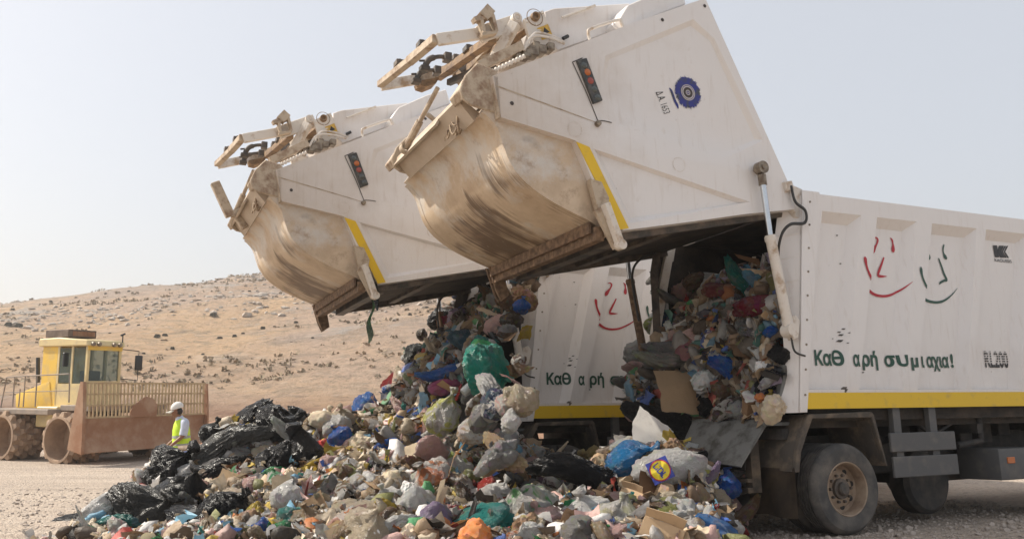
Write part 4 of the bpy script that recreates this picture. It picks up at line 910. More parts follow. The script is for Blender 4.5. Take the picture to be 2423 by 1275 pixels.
# ------------------------------------------------------------------ the man in the yellow vest
def make_person():
    base = atY(428, 1100, 17.2); x0, y0 = base.x, base.y; z0 = ground_z(x0, y0)
    f = Vector((-.87, -.46, 0)).normalized(); l = Vector((-f.y, f.x, 0))
    M = Matrix(((f.x, l.x, 0, x0), (f.y, l.y, 0, y0), (0, 0, 1, z0), (0, 0, 0, 1))) @ Matrix.Scale(.945, 4)
    V, E, Rd = [], [], []
    def add(p, r, par=None):
        V.append(p); Rd.append(r); i = len(V) - 1
        if par is not None: E.append((par, i))
        return i
    pel = add((0, 0, .95), (.13, .16)); ch0 = add((.02, 0, 1.15), (.12, .155), pel); ch1 = add((.03, 0, 1.33), (.125, .17), ch0); nk = add((.07, 0, 1.50), (.06, .06), ch1)
    n2 = add((.10, 0, 1.55), (.055, .055), nk); h1 = add((.15, 0, 1.63), (.085, .075), n2); h2 = add((.16, 0, 1.72), (.095, .08), h1); add((.15, 0, 1.79), (.07, .06), h2)
    add((.235, 0, 1.575), (.04, .035), h1)
    for s in (1, -1):
        hp = add((0, .09 * s, .90), (.10, .095), pel); kn = add((.05 + .06 * s, .10 * s, .50), (.065, .065), hp); an = add((-.02 + .12 * s, .10 * s, .09), (.042, .042), kn); add((.14 + .12 * s, .11 * s, .035), (.035, .045), an)
        sh = add((-.01, .19 * s, 1.42), (.07, .07), ch1); el = add((.02, .255 * s, 1.15), (.046, .046), sh); wr = add((.24, .24 * s, .96), (.032, .032), el); pm = add((.285, .235 * s, .90), (.022, .04), wr)
        for k in range(4):
            b1 = add((.31, .235 * s + (k - 1.5) * .022 * s, .85 - .004 * abs(k - 1)), (.010, .010), pm); b2 = add((.315, .232 * s + (k - 1.5) * .022 * s, .815), (.009, .009), b1); add((.30, .23 * s + (k - 1.5) * .02 * s, .785 + .006 * abs(k - 1.5)), (.008, .008), b2)
        t1 = add((.31, .19 * s, .90), (.012, .012), pm); add((.325, .18 * s, .865), (.009, .009), t1)
    me = bpy.data.meshes.new('person'); me.from_pydata(V, E, []); p = bpy.data.objects.new('person', me); COL.objects.link(p); me.materials.append(MT['skin'])
    sk = p.modifiers.new('skin', 'SKIN')
    for i, r in enumerate(Rd): me.skin_vertices[0].data[i].radius = r
    me.skin_vertices[0].data[0].use_root = True; sk.use_smooth_shade = True
    ss = p.modifiers.new('subdiv', 'SUBSURF'); ss.levels = 2; ss.render_levels = 2
    p.matrix_world = M; tag(p, 'man in white cap and yellow reflective vest looking down beside the compactor blade', 'person')
    def loft(rings, n=20, cap=True):
        bm = bmesh.new(); RR = []
        for (cx, cy, cz), rx, ry, tilt in rings:
            RR.append([bm.verts.new((cx + rx * math.cos(t) , cy + ry * math.sin(t), cz + tilt * math.cos(t) + .006 * math.sin(5 * t + cz * 30))) for t in [2 * math.pi * k / n for k in range(n)]])
        for a, b in zip(RR, RR[1:]):
            for k in range(n): bm.faces.new((a[k], a[(k + 1) % n], b[(k + 1) % n], b[k]))
        if cap: bm.faces.new(RR[0][::-1]); bm.faces.new(RR[-1])
        return bm
    bm = loft([((.0, 0, .74), .205, .232, 0), ((.0, 0, .85), .20, .23, 0), ((.01, 0, .98), .185, .22, 0), ((.02, 0, 1.12), .18, .215, 0), ((.03, 0, 1.26), .175, .22, 0), ((.035, 0, 1.38), .15, .205, .0), ((.045, 0, 1.46), .115, .15, -.01), ((.06, 0, 1.50), .085, .10, -.02)])
    vest = obj('safety_vest', bm, 'vest', p, 60)
    bm = loft([((.008, 0, .94), .193, .226, 0), ((.01, 0, .99), .190, .226, 0)], cap=False); loft2 = obj('reflective_band', bm, 'reflect', vest, 60)
    bm = loft([((.02, 0, 1.10), .186, .221, 0), ((.022, 0, 1.15), .185, .221, 0)], cap=False); obj('reflective_band', bm, 'reflect', vest, 60)
    bm = loft([((.055, 0, 1.48), .10, .115, -.02), ((.075, 0, 1.53), .075, .078, -.02), ((.085, 0, 1.55), .068, .07, -.02)], cap=False); obj('collar', bm, 'shirt', p, 60)
    for s in (1, -1):
        bm = tube(bmesh.new(), curve([(.0, .14 * s, 1.455), (-.01, .21 * s, 1.41), (-.005, .24 * s, 1.30), (.02, .255 * s, 1.16)], 4), [.07, .078, .083, .086, .088, .088, .087, .086, .085, .084, .083, .083, .082], 14); obj('sleeve', bm, 'shirt', p, 60)
        bm = tube(bmesh.new(), curve([(0, .08 * s, .95), (.02, .095 * s, .8), (.05 + .06 * s, .10 * s, .5), (-.02 + .12 * s, .10 * s, .1)], 4), [.12, .12, .118, .115, .11, .1, .095, .09, .088, .086, .084, .082, .08], 14); obj('trouser_leg', bm, 'trouser', p, 60)
        bm = bmesh.new(); bmesh.ops.create_icosphere(bm, subdivisions=2, radius=1)
        for v in bm.verts: v.co = Vector((.07 + .12 * s + v.co.x * .15, .11 * s + v.co.y * .055, .045 + v.co.z * .05))
        obj('shoe', bm, 'black', p, 60)
    bm = bmesh.new(); bmesh.ops.create_uvsphere(bm, u_segments=20, v_segments=12, radius=1)
    for v in bm.verts:
        x, y, z = v.co; z = max(z, -.18); v.co = Vector((.135 + x * .128 + z * .02, y * .112, 1.735 + z * .118 - x * .035))
    cap = obj('cap', bm, 'cap', p, 60)
    bm = bmesh.new(); vs = []
    for k in range(9):
        a = -1.15 + 2.3 * k / 8; vs.append((bm.verts.new((.145 + .115 * math.cos(a), .105 * math.sin(a), 1.688 - .02 * math.cos(a))), bm.verts.new((.16 + .20 * max(0, math.cos(a)) ** .8, .088 * math.sin(a), 1.635 - .015 * abs(math.sin(a))))))
    for a, b in zip(vs, vs[1:]): bm.faces.new((a[0], b[0], b[1], a[1]))
    bmesh.ops.solidify(bm, geom=bm.faces[:], thickness=.008); obj('cap_peak', bm, 'cap', cap, 60)
    bm = bmesh.new(); bmesh.ops.create_icosphere(bm, subdivisions=2, radius=1)
    for v in bm.verts: v.co = Vector((.10 + v.co.x * .085, v.co.y * .098, 1.655 + v.co.z * .085))
    obj('hair', bm, 'hair', p, 60)
    bm = bmesh.new(); bmesh.ops.create_icosphere(bm, subdivisions=1, radius=1)
    for v in bm.verts: v.co = Vector((.262 + v.co.x * .022, v.co.y * .016, 1.625 + v.co.z * .028))
    obj('nose', bm, 'skin', p, 60)
    for s in (1, -1):
        bm = bmesh.new(); bmesh.ops.create_icosphere(bm, subdivisions=1, radius=1)
        for v in bm.verts: v.co = Vector((.15 + v.co.x * .025, s * (.088 + v.co.y * .012), 1.64 + v.co.z * .035))
        obj('ear', bm, 'skin', p, 60)
make_person()

# ------------------------------------------------------------------ rubbish: the heap, the load sliding from the far truck, the load in the near truck
CTRL = [(400, 1110, 12.8), (470, 1072, 13.0), (560, 1000, 13.0), (640, 1000, 13.1), (740, 1000, 13.2), (850, 985, 12.9), (350, 1180, 10.9), (480, 1150, 11.2), (600, 1115, 11.6), (700, 1095, 11.7), (850, 1085, 11.7),
        (1000, 1090, 11.3), (1100, 1130, 10.8), (310, 1255, 9.7), (450, 1255, 9.2), (600, 1250, 8.9), (800, 1235, 8.9), (1000, 1230, 8.9), (1200, 1235, 8.9), (1400, 1230, 8.6), (1560, 1250, 8.4), (240, 1240, 10.0),
        (950, 1000, 12.0), (1150, 1040, 11.6), (1250, 1188, 10.9), (1320, 1228, 9.9), (1400, 1120, 9.9), (1480, 1066, 10.1), (1560, 1058, 10.1), (1610, 1130, 9.5), (1660, 1195, 9.0), (1700, 1262, 8.5), (1500, 1170, 9.4), (1580, 1195, 9.1),
        (1352, 1192, 10.1)]
CP = [tuple(atY(*c)) for c in CTRL]
def gpt(x, y): return (x, y, ground_z(x, y) - .06)
for X in np.arange(-7, 3.2, .8): CP.append(gpt(X, 7.0)); CP.append(gpt(X - .4, 15.6)); CP.append(gpt(X, 6.2))
CP += [gpt(*p) for p in ((-5.4, 9.2), (-5.6, 10), (-5.5, 11), (-5.8, 12), (-6.3, 13), (-6.6, 14), (-6.9, 15), (-6.2, 8), (2.35, 8.6), (2.5, 9.2), (2.5, 8.0), (2.4, 7.5), (3.0, 9.5), (-7.4, 12), (-1.0, 14.6), (-2.2, 15), (-5.0, 8.6), (-5.15, 9.4))]
CPa = np.array(CP)
def heap_z(x, y):
    d2 = (CPa[:, 0] - x) ** 2 + (CPa[:, 1] - y) ** 2 + .012; w = d2 ** -2.2
    return float((w @ CPa[:, 2]) / w.sum()) 
def heap_zn(x, y): return heap_z(x, y) + .07 * noise.fractal(Vector((x * 1.6, y * 1.6, 4)), 1, 2, 4)
def on_heap(px, py):
    d = ray(px, py); t = 6.6; best = (9, None)
    while t < 15:
        P = EYE + d * t; g = P.z - heap_z(P.x, P.y)
        if g < 0: return P
        if g < best[0]: best = (g, P)
        t += .03
    return best[1]
FP, FNrm = MF @ Vector((-.3, 1.4, 3.2)), (TA * 1.0 - TW * .78).normalized()      # sloping face of the far truck's load
NP, NNrm = MN @ Vector((-.28, 1.4, 1.4)), (TA * 1.0 - TW * .36).normalized()     # face of the near truck's load
def on_far(px, py): return hit(px, py, FP, FNrm)
def on_near(px, py): return hit(px, py, NP, NNrm)

PAL = {'cream': (.70, .58, .42), 'tan': (.50, .35, .21), 'white': (.82, .80, .77), 'pale pink': (.72, .46, .42), 'grey': (.30, .29, .28), 'black': (.012, .012, .014), 'blue': (.02, .13, .52), 'sky blue': (.22, .50, .70), 'green': (.04, .33, .12),
       'yellow': (.66, .47, .06), 'red': (.48, .045, .035), 'orange': (.62, .20, .05), 'brown': (.22, .13, .07), 'lilac': (.36, .28, .42), 'teal': (.03, .27, .24), 'olive': (.25, .26, .08), 'clear': (.55, .56, .54), 'dark brown': (.09, .06, .04), 'navy': (.03, .05, .12)}
def pick(w):
    k = list(w); return random.choices(k, [w[q] for q in k])[0]
SUNNY = {'cream': 34, 'tan': 16, 'white': 28, 'pale pink': 12, 'grey': 3, 'black': 8, 'blue': 3, 'sky blue': 4, 'green': 3, 'yellow': 5, 'red': 3, 'orange': 3, 'brown': 14, 'olive': 3, 'clear': 3, 'dark brown': 8, 'lilac': 1, 'teal': 1}
SHADY = {'cream': 14, 'tan': 18, 'white': 12, 'pale pink': 8, 'grey': 14, 'black': 8, 'blue': 5, 'sky blue': 3, 'green': 4, 'yellow': 2, 'red': 4, 'orange': 2, 'brown': 15, 'olive': 4, 'clear': 9, 'dark brown': 12, 'lilac': 4, 'teal': 4, 'navy': 4}

# ---- shapes
def ridg(p, o): return 1 - abs(noise.noise(p + o)) * 2
def bag_mesh(name, seed, kind):
    r = random.Random(seed); o = Vector((r.uniform(0, 99), r.uniform(0, 99), r.uniform(0, 99))); bm = bmesh.new(); bmesh.ops.create_icosphere(bm, subdivisions=5 if kind in ('big', 'drape') else 4, radius=1)
    lob = [Vector((r.gauss(0, 1), r.gauss(0, 1), r.gauss(0, .7))).normalized() for _ in range(5)]; la = [r.uniform(.1, .42) for _ in lob]
    for v in bm.verts:
        n = v.co.normalized(); rad = .82 + sum(a * max(0, n.dot(d)) ** 3 for a, d in zip(la, lob)) + .24 * noise.noise(n * 1.4 + o)
        fold = ridg(Vector((n.x * 3.2, n.y * 3.2, n.z * .9)), o); rad += .09 * (fold - .4)
        wv = n + .25 * noise.noise_vector(n * 2.2 + o); rad += .12 * (max(0, ridg(wv * 3.2, o * 2)) ** 2 - .3) + .085 * (max(0, ridg(wv * 7, o * 3)) ** 2 - .3) + .032 * (ridg(wv * 14, o) - .4)
        an_ = math.atan2(n.y, n.x); rad += .10 * max(0, n.z) ** 2 * ridg(Vector((math.cos(an_) * 2.6, math.sin(an_) * 2.6, .3 * n.z)), o * 4)
        if kind == 'ball': rad += .16 * (ridg(n * 2.6, o * 5) - .5) + .10 * (ridg(n * 6, o * 4) - .5)
        p = n * rad
        if kind in ('tied', 'big'):
            c = n.z
            if c > .72:
                t = (c - .72) / .28; k = 1 - .86 * smooth(t * 1.5); p.x *= k; p.y *= k; p.z = p.z * (1 + .55 * t)
                if t > .72: q = (t - .72) * 3.4; a = math.atan2(n.y, n.x); p.x += math.cos(a) * q * .28 * (1 + .5 * math.sin(3 * a)); p.y += math.sin(a) * q * .28
            p.z *= .82
        elif kind == 'carrier':                                          # two handle loops pulled up
            e = max(0, abs(n.x) - .45) * max(0, n.z) * 2.4; p.z += e * 1.0; p.y *= 1 - .75 * min(1, e * 1.3); p.x *= 1 + .15 * e; p.z *= .85
        elif kind == 'drape':
            p.x *= 1.75; p.y *= .62; p.z *= .42; p.z += .16 * math.sin(p.x * 1.7 + o.x) ; f2 = ridg(Vector((n.x * .9, n.y * 5, n.z * 5)), o); p += n * .09 * (f2 - .4)
        elif kind == 'slump': p.z *= .5; p.x *= 1.2
        v.co = p
    me = bpy.data.meshes.new(name); bm.to_mesh(me); bm.free()
    for f in me.polygons: f.use_smooth = True
    if kind == 'ball': me.set_sharp_from_angle(angle=R(38))
    return me
def sheet_mesh(name, seed, kind):
    r = random.Random(seed); o = Vector((r.uniform(0, 99), r.uniform(0, 99), r.uniform(0, 99))); bm = bmesh.new(); n = 17; asp = r.uniform(.55, .9); g = []
    folds = [(Vector((math.cos(a), math.sin(a), 0)), r.uniform(-.5, .5), r.uniform(-.9, .9)) for a in [r.uniform(0, 3.14) for _ in range(2 if kind == 'board' else 5)]]
    for j in range(n):
        row = []
        for i in range(n):
            x, y = 2 * i / (n - 1) - 1, (2 * j / (n - 1) - 1) * asp; z = 0
            for d, c, s in folds: z += s * max(0, d.x * x + d.y * y - c) * (.55 if kind == 'board' else .8)
            q = Vector((x, y, 0)); z += (.03 if kind == 'board' else .13) * noise.fractal(q * 2 + o, 1, 2, 4); edge = .06 if kind == 'board' else .14
            if i in (0, n - 1): x += edge * noise.noise(Vector((y * 4, i, 0)) + o)
            if j in (0, n - 1): y += edge * noise.noise(Vector((x * 4, j, 3)) + o)
            row.append(bm.verts.new((x * (1 - .1 * abs(z)), y, z)))
        g.append(row)
    for j in range(n - 1):
        for i in range(n - 1): bm.faces.new((g[j][i], g[j][i + 1], g[j + 1][i + 1], g[j + 1][i]))
    bmesh.ops.solidify(bm, geom=bm.faces[:], thickness=.035 if kind == 'board' else .012)
    me = bpy.data.meshes.new(name); bm.to_mesh(me); bm.free()
    for f in me.polygons: f.use_smooth = True
    me.set_sharp_from_angle(angle=R(40)); return me
def carton_mesh(name, seed):
    r = random.Random(seed); bm = bmesh.new(); a, b, c = 1, r.uniform(.6, .9), r.uniform(.35, .6); t = .03
    hexa(bm, [(-a, -b, -c), (a, -b, -c), (a, b, -c), (-a, b, -c), (-a, -b, -c + t), (a, -b, -c + t), (a, b, -c + t), (-a, b, -c + t)])
    for s in (-1, 1):
        bar(bm, (-a, s * b, 0), (a, s * b, 0), 2 * c, t, (0, 1, 0)) ; bar(bm, (s * (a - t), -b + t, 0), (s * (a - t), b - t, 0), t, 2 * c)
        bar(bm, (-a * .98, s * (b + .22), c + .24), (a * .9, s * (b + .2), c + .2), .62, t, (0, -s * .75, 1))
    bar(bm, (a + .22, -b, c + .18), (a + .26, b * .95, c + .14), .55, t, (-.7, 0, 1)); k = r.uniform(-.4, .4)
    bmesh.ops.subdivide_edges(bm, edges=bm.edges[:], cuts=2, use_grid_fill=True); o = Vector((seed, 3, 1))
    for v in bm.verts: v.co += Vector((k * v.co.z, .2 * k * v.co.x, 0)) + .07 * noise.noise_vector(v.co * 1.4 + o)
    me = bpy.data.meshes.new(name); bmesh.ops.recalc_face_normals(bm, faces=bm.faces); bm.to_mesh(me); bm.free(); return me
def bottle_mesh(name, prof):
    bm = lathe(bmesh.new(), prof, 'z', 20, close=True); o = Vector((3, 8, 1))
    for v in bm.verts: v.co.x += .06 * noise.noise(v.co * 2.4 + o); v.co.y += .05 * noise.noise(v.co * 2.4 + o * 2)
    bmesh.ops.recalc_face_normals(bm, faces=bm.faces); me = bpy.data.meshes.new(name); bm.to_mesh(me); bm.free()
    for f in me.polygons: f.use_smooth = True
    me.set_sharp_from_angle(angle=R(40)); return me
LIB = {'tied': [bag_mesh('tied_bag', 10 + i, 'tied') for i in range(5)], 'big': [bag_mesh('big_bag', 20 + i, 'big') for i in range(4)], 'carrier': [bag_mesh('carrier_bag', 30 + i, 'carrier') for i in range(4)],
       'drape': [bag_mesh('draped_film', 40 + i, 'drape') for i in range(4)], 'slump': [bag_mesh('slumped_bag', 50 + i, 'slump') for i in range(4)], 'ball': [bag_mesh('crumpled_lump', 60 + i, 'ball') for i in range(5)],
       'sheet': [sheet_mesh('crumpled_sheet', 70 + i, 'sheet') for i in range(6)], 'board': [sheet_mesh('cardboard_sheet', 80 + i, 'board') for i in range(5)], 'carton': [carton_mesh('carton', 90 + i) for i in range(3)],
       'bottle': [bottle_mesh('bottle', [(.0, -1), (.30, -1), (.34, -.94), (.33, .1), (.30, .35), (.14, .72), (.11, .78), (.11, .9), (.14, .9), (.14, 1), (0, 1)])], 'can': [bottle_mesh('can', [(0, -.6), (.28, -.6), (.33, -.52), (.33, .5), (.28, .6), (0, .6)])]}
WORD = {'tied': ('rubbish_bag', 'tied plastic bag', 'bag'), 'big': ('bin_bag', 'bulging bin bag', 'bag'), 'carrier': ('carrier_bag', 'carrier bag with pulled handles', 'bag'), 'drape': ('plastic_film', 'long creased plastic film', 'plastic film'), 'slump': ('slumped_bag', 'slumped plastic bag', 'bag'),
        'ball': ('crumpled_packaging', 'crumpled packaging lump', 'packaging'), 'sheet': ('crumpled_wrapper', 'crumpled wrapper sheet', 'wrapper'), 'board': ('cardboard_piece', 'bent cardboard piece', 'cardboard'), 'carton': ('carton', 'open crushed carton', 'carton'), 'bottle': ('bottle', 'plastic bottle', 'bottle'), 'can': ('tin_can', 'dented can', 'can')}
DEFM = {'tied': 'film', 'big': 'blackfilm', 'carrier': 'film', 'drape': 'film', 'slump': 'film', 'ball': 'paper', 'sheet': 'film', 'board': 'board', 'carton': 'board', 'bottle': 'hardplastic', 'can': 'hardplastic'}
GRP = 'rubbish tipped from the trucks'
def put(kind, P, size, col, mat=None, rot=None, var=None, label=None, scale=(1, 1, 1), name=None, cat=None):
    me = LIB[kind][var % len(LIB[kind]) if var is not None else random.randrange(len(LIB[kind]))]
    o = bpy.data.objects.new(name or WORD[kind][0], me); COL.objects.link(o); o.location = P
    if not me.materials: me.materials.append(MT[DEFM[kind]])
    if mat is None: mat = 'blackfilm' if col == 'black' and kind in ('tied', 'big', 'drape', 'slump', 'carrier', 'sheet') else DEFM[kind]
    o.material_slots[0].link = 'OBJECT'; o.material_slots[0].material = MT[mat]
    o.rotation_euler = rot or (random.uniform(-.5, .5), random.uniform(-.5, .5), random.uniform(0, 6.28)); o.scale = tuple(size * q for q in scale)
    c = PAL[col] if isinstance(col, str) else col; j = random.uniform(.85, 1.15)
    o.color = (min(1, c[0] * j), min(1, c[1] * j), min(1, c[2] * j), 1)
    tag(o, label, cat or WORD[kind][2], GRP); return o
LM = []      # landmarks: pixel, short name
def H(kind, px, py, size, col, label, short=None, surf='h', lift=.0, **kw):
    size *= .74; P = {'h': on_heap, 'f': on_far, 'n': on_near}[surf](px, py); P = P + (EYE - P).normalized() * (size * lift)
    o = put(kind, P, size, col, label=label, **kw)
    if short: LM.append((px, py, short))
    return o
h = H
# the heap, left to right
h('slump', 190, 1236, 0.468, 'black', 'flat black bin liner lying at the far left foot of the heap', 'flat black liner', rot=(.1, 0, .3), scale=(1.2, .7, .7))
h('drape', 265, 1218, 0.486, 'white', 'crumpled white translucent bag at the left foot of the heap', 'white translucent bag', lift=.35, rot=(.2, -.55, .35), scale=(.8, 1, 1.2))
h('drape', 255, 1246, .25, 'teal', 'green plastic film under the white bag at the heap\'s left foot', rot=(.2, -.2, .2))
h('sheet', 215, 1262, .3, 'white', 'white torn sheet lying at the lower left corner of the heap')
h('big', 362, 1218, 0.52, (.06, .058, .054), 'large smoky black bin bag lying half open at the left front', 'large smoky bin bag', lift=.3, rot=(.9, .5, .6), var=0, scale=(1.25, .8, .8), mat='blackfilm')
h('slump', 470, 1236, 0.42, 'black', 'wrinkled glossy black bag right of the large smoky bin bag', 'wrinkled glossy black bag', lift=.2, rot=(.4, .2, 1.2), var=1)
h('big', 406, 1122, 0.5, 'black', 'glossy black bin bag on the left shoulder of the heap, just below the man', 'glossy black shoulder bag', lift=.1, rot=(.5, -.6, 2.0), var=1)
h('drape', 520, 1066, 0.52, (.13, .128, .12), 'long grey-black film stretched up the left shoulder to the crest', 'long grey-black film', lift=.15, rot=(.2, -.45, .25), var=2, mat='blackfilm')
h('drape', 520, 1120, 0.4, 'black', 'long black bin liner lying below the grey-black film', 'long black liner', lift=.2, rot=(.3, -.4, .5), var=0)
h('tied', 440, 1172, 0.42, 'black', 'creased black bag in the hollow under the glossy shoulder bag', lift=.15, rot=(.3, .3, .4))
h('slump', 590, 990, 0.46, 'black', 'crumpled black film at the left end of the crest', 'black film at the crest', lift=.2, rot=(.2, -.75, .2), var=1)
h('tied', 650, 1004, 0.416, 'black', 'round black bag standing on the crest', 'round black crest bag', lift=.3, rot=(.2, 1.2, .4))
h('slump', 708, 982, .22, 'black', 'small black shiny scrap bag on top of the crest', lift=.3, rot=(.3, .8, 1))
h('big', 668, 1102, 0.48, 'black', 'fat shiny black bin bag sitting in the middle of the left slope', 'fat shiny black bag', lift=.3, rot=(.2, .2, .9), var=2)
h('drape', 712, 1032, .34, 'clear', 'grey-blue clear plastic sheet hanging below the crest', 'grey-blue clear sheet', lift=.2, rot=(.5, .5, .8), mat='film')
h('tied', 800, 1040, .24, 'blue', 'small blue bag on the upper slope', 'small blue slope bag', lift=.2)
h('ball', 770, 1053, .13, 'red', 'small red crumpled wrapper left of the small blue slope bag', lift=.3)
h('sheet', 590, 1165, .34, 'white', 'white crumpled sheet standing on the left slope', 'white standing sheet', lift=.25, rot=(1.0, -.6, .5))
h('sheet', 330, 1168, .22, 'cream', 'straw coloured torn paper left of the black bags', 'straw paper', lift=.3)
h('board', 322, 1180, .22, 'brown', 'small brown cardboard piece below the straw paper', lift=.1)
h('board', 400, 1264, .42, 'cream', 'pale cardboard lying at the bottom edge of the heap', rot=(.25, .1, .6))
h('slump', 560, 1195, .26, 'cream', 'cream bag on the left slope beside the standing white sheet', lift=.2)
h('ball', 640, 1252, .16, 'yellow', 'yellow crisp packet at the front of the heap', 'yellow packet', lift=.3)
h('slump', 760, 1195, .2, 'olive', 'olive yellow wrapped block on the middle slope', 'olive block', lift=.3)
h('sheet', 790, 1190, .30, 'grey', 'grey silver foil sheet beside the olive block', lift=.2)
h('tied', 560, 1090, .28, 'grey', 'grey wrapped bundle between the black liners', lift=.1)
h('board', 905, 1145, .32, 'tan', 'torn tan cardboard in the centre of the slope', 'torn tan cardboard', lift=.3, rot=(.5, .4, .8))
h('sheet', 948, 1110, .22, 'sky blue', 'pale turquoise wrapper above the torn tan cardboard', 'pale turquoise wrapper', lift=.4, rot=(.4, .3, 1))
h('tied', 1000, 1090, .34, (.12, .19, .42), 'blue printed bag at the foot of the far load', 'blue printed bag', lift=.3, mat='filmprint')
h('tied', 1015, 1145, .34, (.60, .20, .08), 'cream and orange tied bag below the blue printed bag', 'cream and orange bag', lift=.3, mat='filmprint')
h('carrier', 1085, 1125, .30, (.48, .55, .12), 'lime and white carrier bag with handles at the foot of the far load', 'lime and white carrier', lift=.35, mat='filmprint')
h('carrier', 1245, 1222, .38, (.10, .42, .10), 'white carrier bag with green print at the front, left of the round white bag', 'green print carrier', lift=.3, mat='filmprint', rot=(.2, .3, .4))
h('tied', 1385, 1225, .36, 'white', 'round white tied bag at the front, right of the green print carrier', 'round white bag', lift=.3, rot=(.3, -.4, .5))
h('tied', 1448, 1238, .30, (.60, .58, .38), 'cream and lime bag right of the round white bag', 'cream striped bag', lift=.4, mat='filmprint')
h('slump', 1452, 1258, .16, 'pale pink', 'pink translucent bag in front of the cream striped bag', lift=.8, mat='film')
h('bottle', 1490, 1196, .22, 'teal', 'green plastic tube standing upright behind the cream striped bag', 'green tube', lift=.3, rot=(.1, .2, 0), scale=(.8, .8, .9))
h('can', 1442, 1190, .17, 'red', 'bright red can standing by the green tube', lift=.4, rot=(.1, .1, 0), scale=(.8, .8, 1.2))
h('slump', 1470, 1190, .22, 'pale pink', 'pale dirty cloth bundle between red can and green tube', lift=.1)
h('drape', 1425, 1132, .46, 'black', 'wide black film stretched under the bright blue bag', 'wide black film', lift=.2, rot=(.2, .2, .3), var=3)
h('tied', 1478, 1088, .34, (.02, .22, .52), 'bright blue plastic bag high on the right heap', 'bright blue bag', lift=.35, rot=(.5, 1.1, .3), scale=(.7, .8, 1.2))
h('tied', 1405, 1092, .30, (.55, .40, .16), 'amber clear bag left of the bright blue bag', 'amber bag', lift=.3, rot=(.4, -1, .3))
h('slump', 1498, 1068, .30, 'clear', 'clear white bag behind the bright blue bag', lift=.3)
h('board', 1540, 1045, 0.442, 'white', 'folded white board standing on top of the right heap', 'white board', lift=.4, rot=(1.1, .5, .6))
h('sheet', 1492, 1050, 0.22, 'white', 'pointed white sheet left of the folded white board', lift=.3, rot=(1.2, .2, .2))
lid = h('slump', 1585, 1122, .46, 'white', 'big white carrier bag with a round yellow logo on the right heap', 'big logo bag', lift=.55, mat='film', rot=(.5, .1, .3), var=0, scale=(.95, .7, 1.2), name='carrier_bag')
h('slump', 1650, 1115, .28, (.58, .54, .10), 'yellow and white bag right of the big logo bag', 'yellow and white bag', lift=.6, mat='filmprint', rot=(.3, .6, .2))
h('ball', 1592, 1062, .17, 'brown', 'brown paper lump above the big logo bag', lift=.6)
h('sheet', 1622, 1072, .16, 'white', 'white paper flap right of the brown paper lump', lift=.6)
h('board', 1555, 1168, .34, 'brown', 'brown cardboard box flap under the big logo bag', 'brown box flap', lift=.5, rot=(1.0, .3, .2), var=1)
h('sheet', 1640, 1178, .17, 'orange', 'orange yellow packet below the yellow and white bag', 'orange packet', lift=.6)
h('can', 1560, 1204, .14, (.6, .45, .12), 'yellow tin standing under the brown box flap', lift=.5, rot=(.1, .15, 0), scale=(.8, .8, 1.3))
h('slump', 1592, 1212, .24, 'olive', 'dark olive bag beside the yellow tin', lift=.2)
h('board', 1672, 1238, .34, 'tan', 'large brown board leaning at the right foot of the heap', 'right foot board', lift=.4, rot=(.95, .35, .3), var=2, scale=(1.1, 1, 1))
h('slump', 1690, 1258, .26, (.05, .2, .5), 'blue bag in front of the board at the right foot', lift=.9)
h('carton', 1565, 1262, .26, 'tan', 'small tan carton open at the bottom edge', 'small tan carton', lift=.5)
h('board', 1300, 1178, .26, 'grey', 'grey newspaper sheet leaning before the far truck wheel', 'grey newspaper', lift=.3, rot=(.9, .3, .5), mat='paper')
h('tied', 870, 1262, .32, 'cream', 'big cream bag at the bottom edge of the heap', 'big cream bag', lift=.3)
h('ball', 1060, 1232, .24, (.5, .12, .12), 'crumpled red and white wrapping at the front centre', 'red wrapping', lift=.3, mat='filmprint')
h('slump', 1140, 1245, .34, 'teal', 'dark teal bag at the front centre', 'dark teal bag', lift=.2)
h('ball', 1130, 1268, .18, 'orange', 'orange crumpled bag at the bottom edge below the dark teal bag', lift=.4)
h('slump', 490, 1118, .26, 'grey', 'dusty grey bag between the glossy shoulder bag and the long liners', lift=.5, mat='film')
h('board', 548, 1150, .26, 'cream', 'pale board sticking out among the black bags', 'pale board', lift=.6, rot=(.8, .4, .5))
h('sheet', 380, 1150, .26, 'cream', 'cream sheet under the glossy black shoulder bag', lift=.4)
h('tied', 300, 1205, .28, 'white', 'white knotted bag left of the large smoky bin bag', lift=.5)
h('big', 545, 1218, .34, 'black', 'round glossy bin bag right of the wrinkled black bag', 'round glossy bin bag', lift=.5, rot=(.3, .5, 1), var=3)
h('tied', 500, 1030, .26, (.06, .058, .055), 'small dusty black bag at the left end of the crest line', lift=.4, mat='blackfilm')
h('tied', 770, 1000, .28, 'cream', 'straw coloured bundle on the crest above the blue slope bag', lift=.4, mat='cloth')
h('tied', 690, 1190, .26, 'white', 'white knotted bag left of the olive block', lift=.5)
h('slump', 860, 1215, .30, 'cream', 'cream slumped bag below the silver foil sheet', lift=.5)
h('carrier', 970, 1215, .28, 'white', 'white carrier bag in front of the cream and orange bag', lift=.5)
h('tied', 1180, 1180, .28, 'white', 'white hanging bag in shade left of the green print carrier', lift=.5)
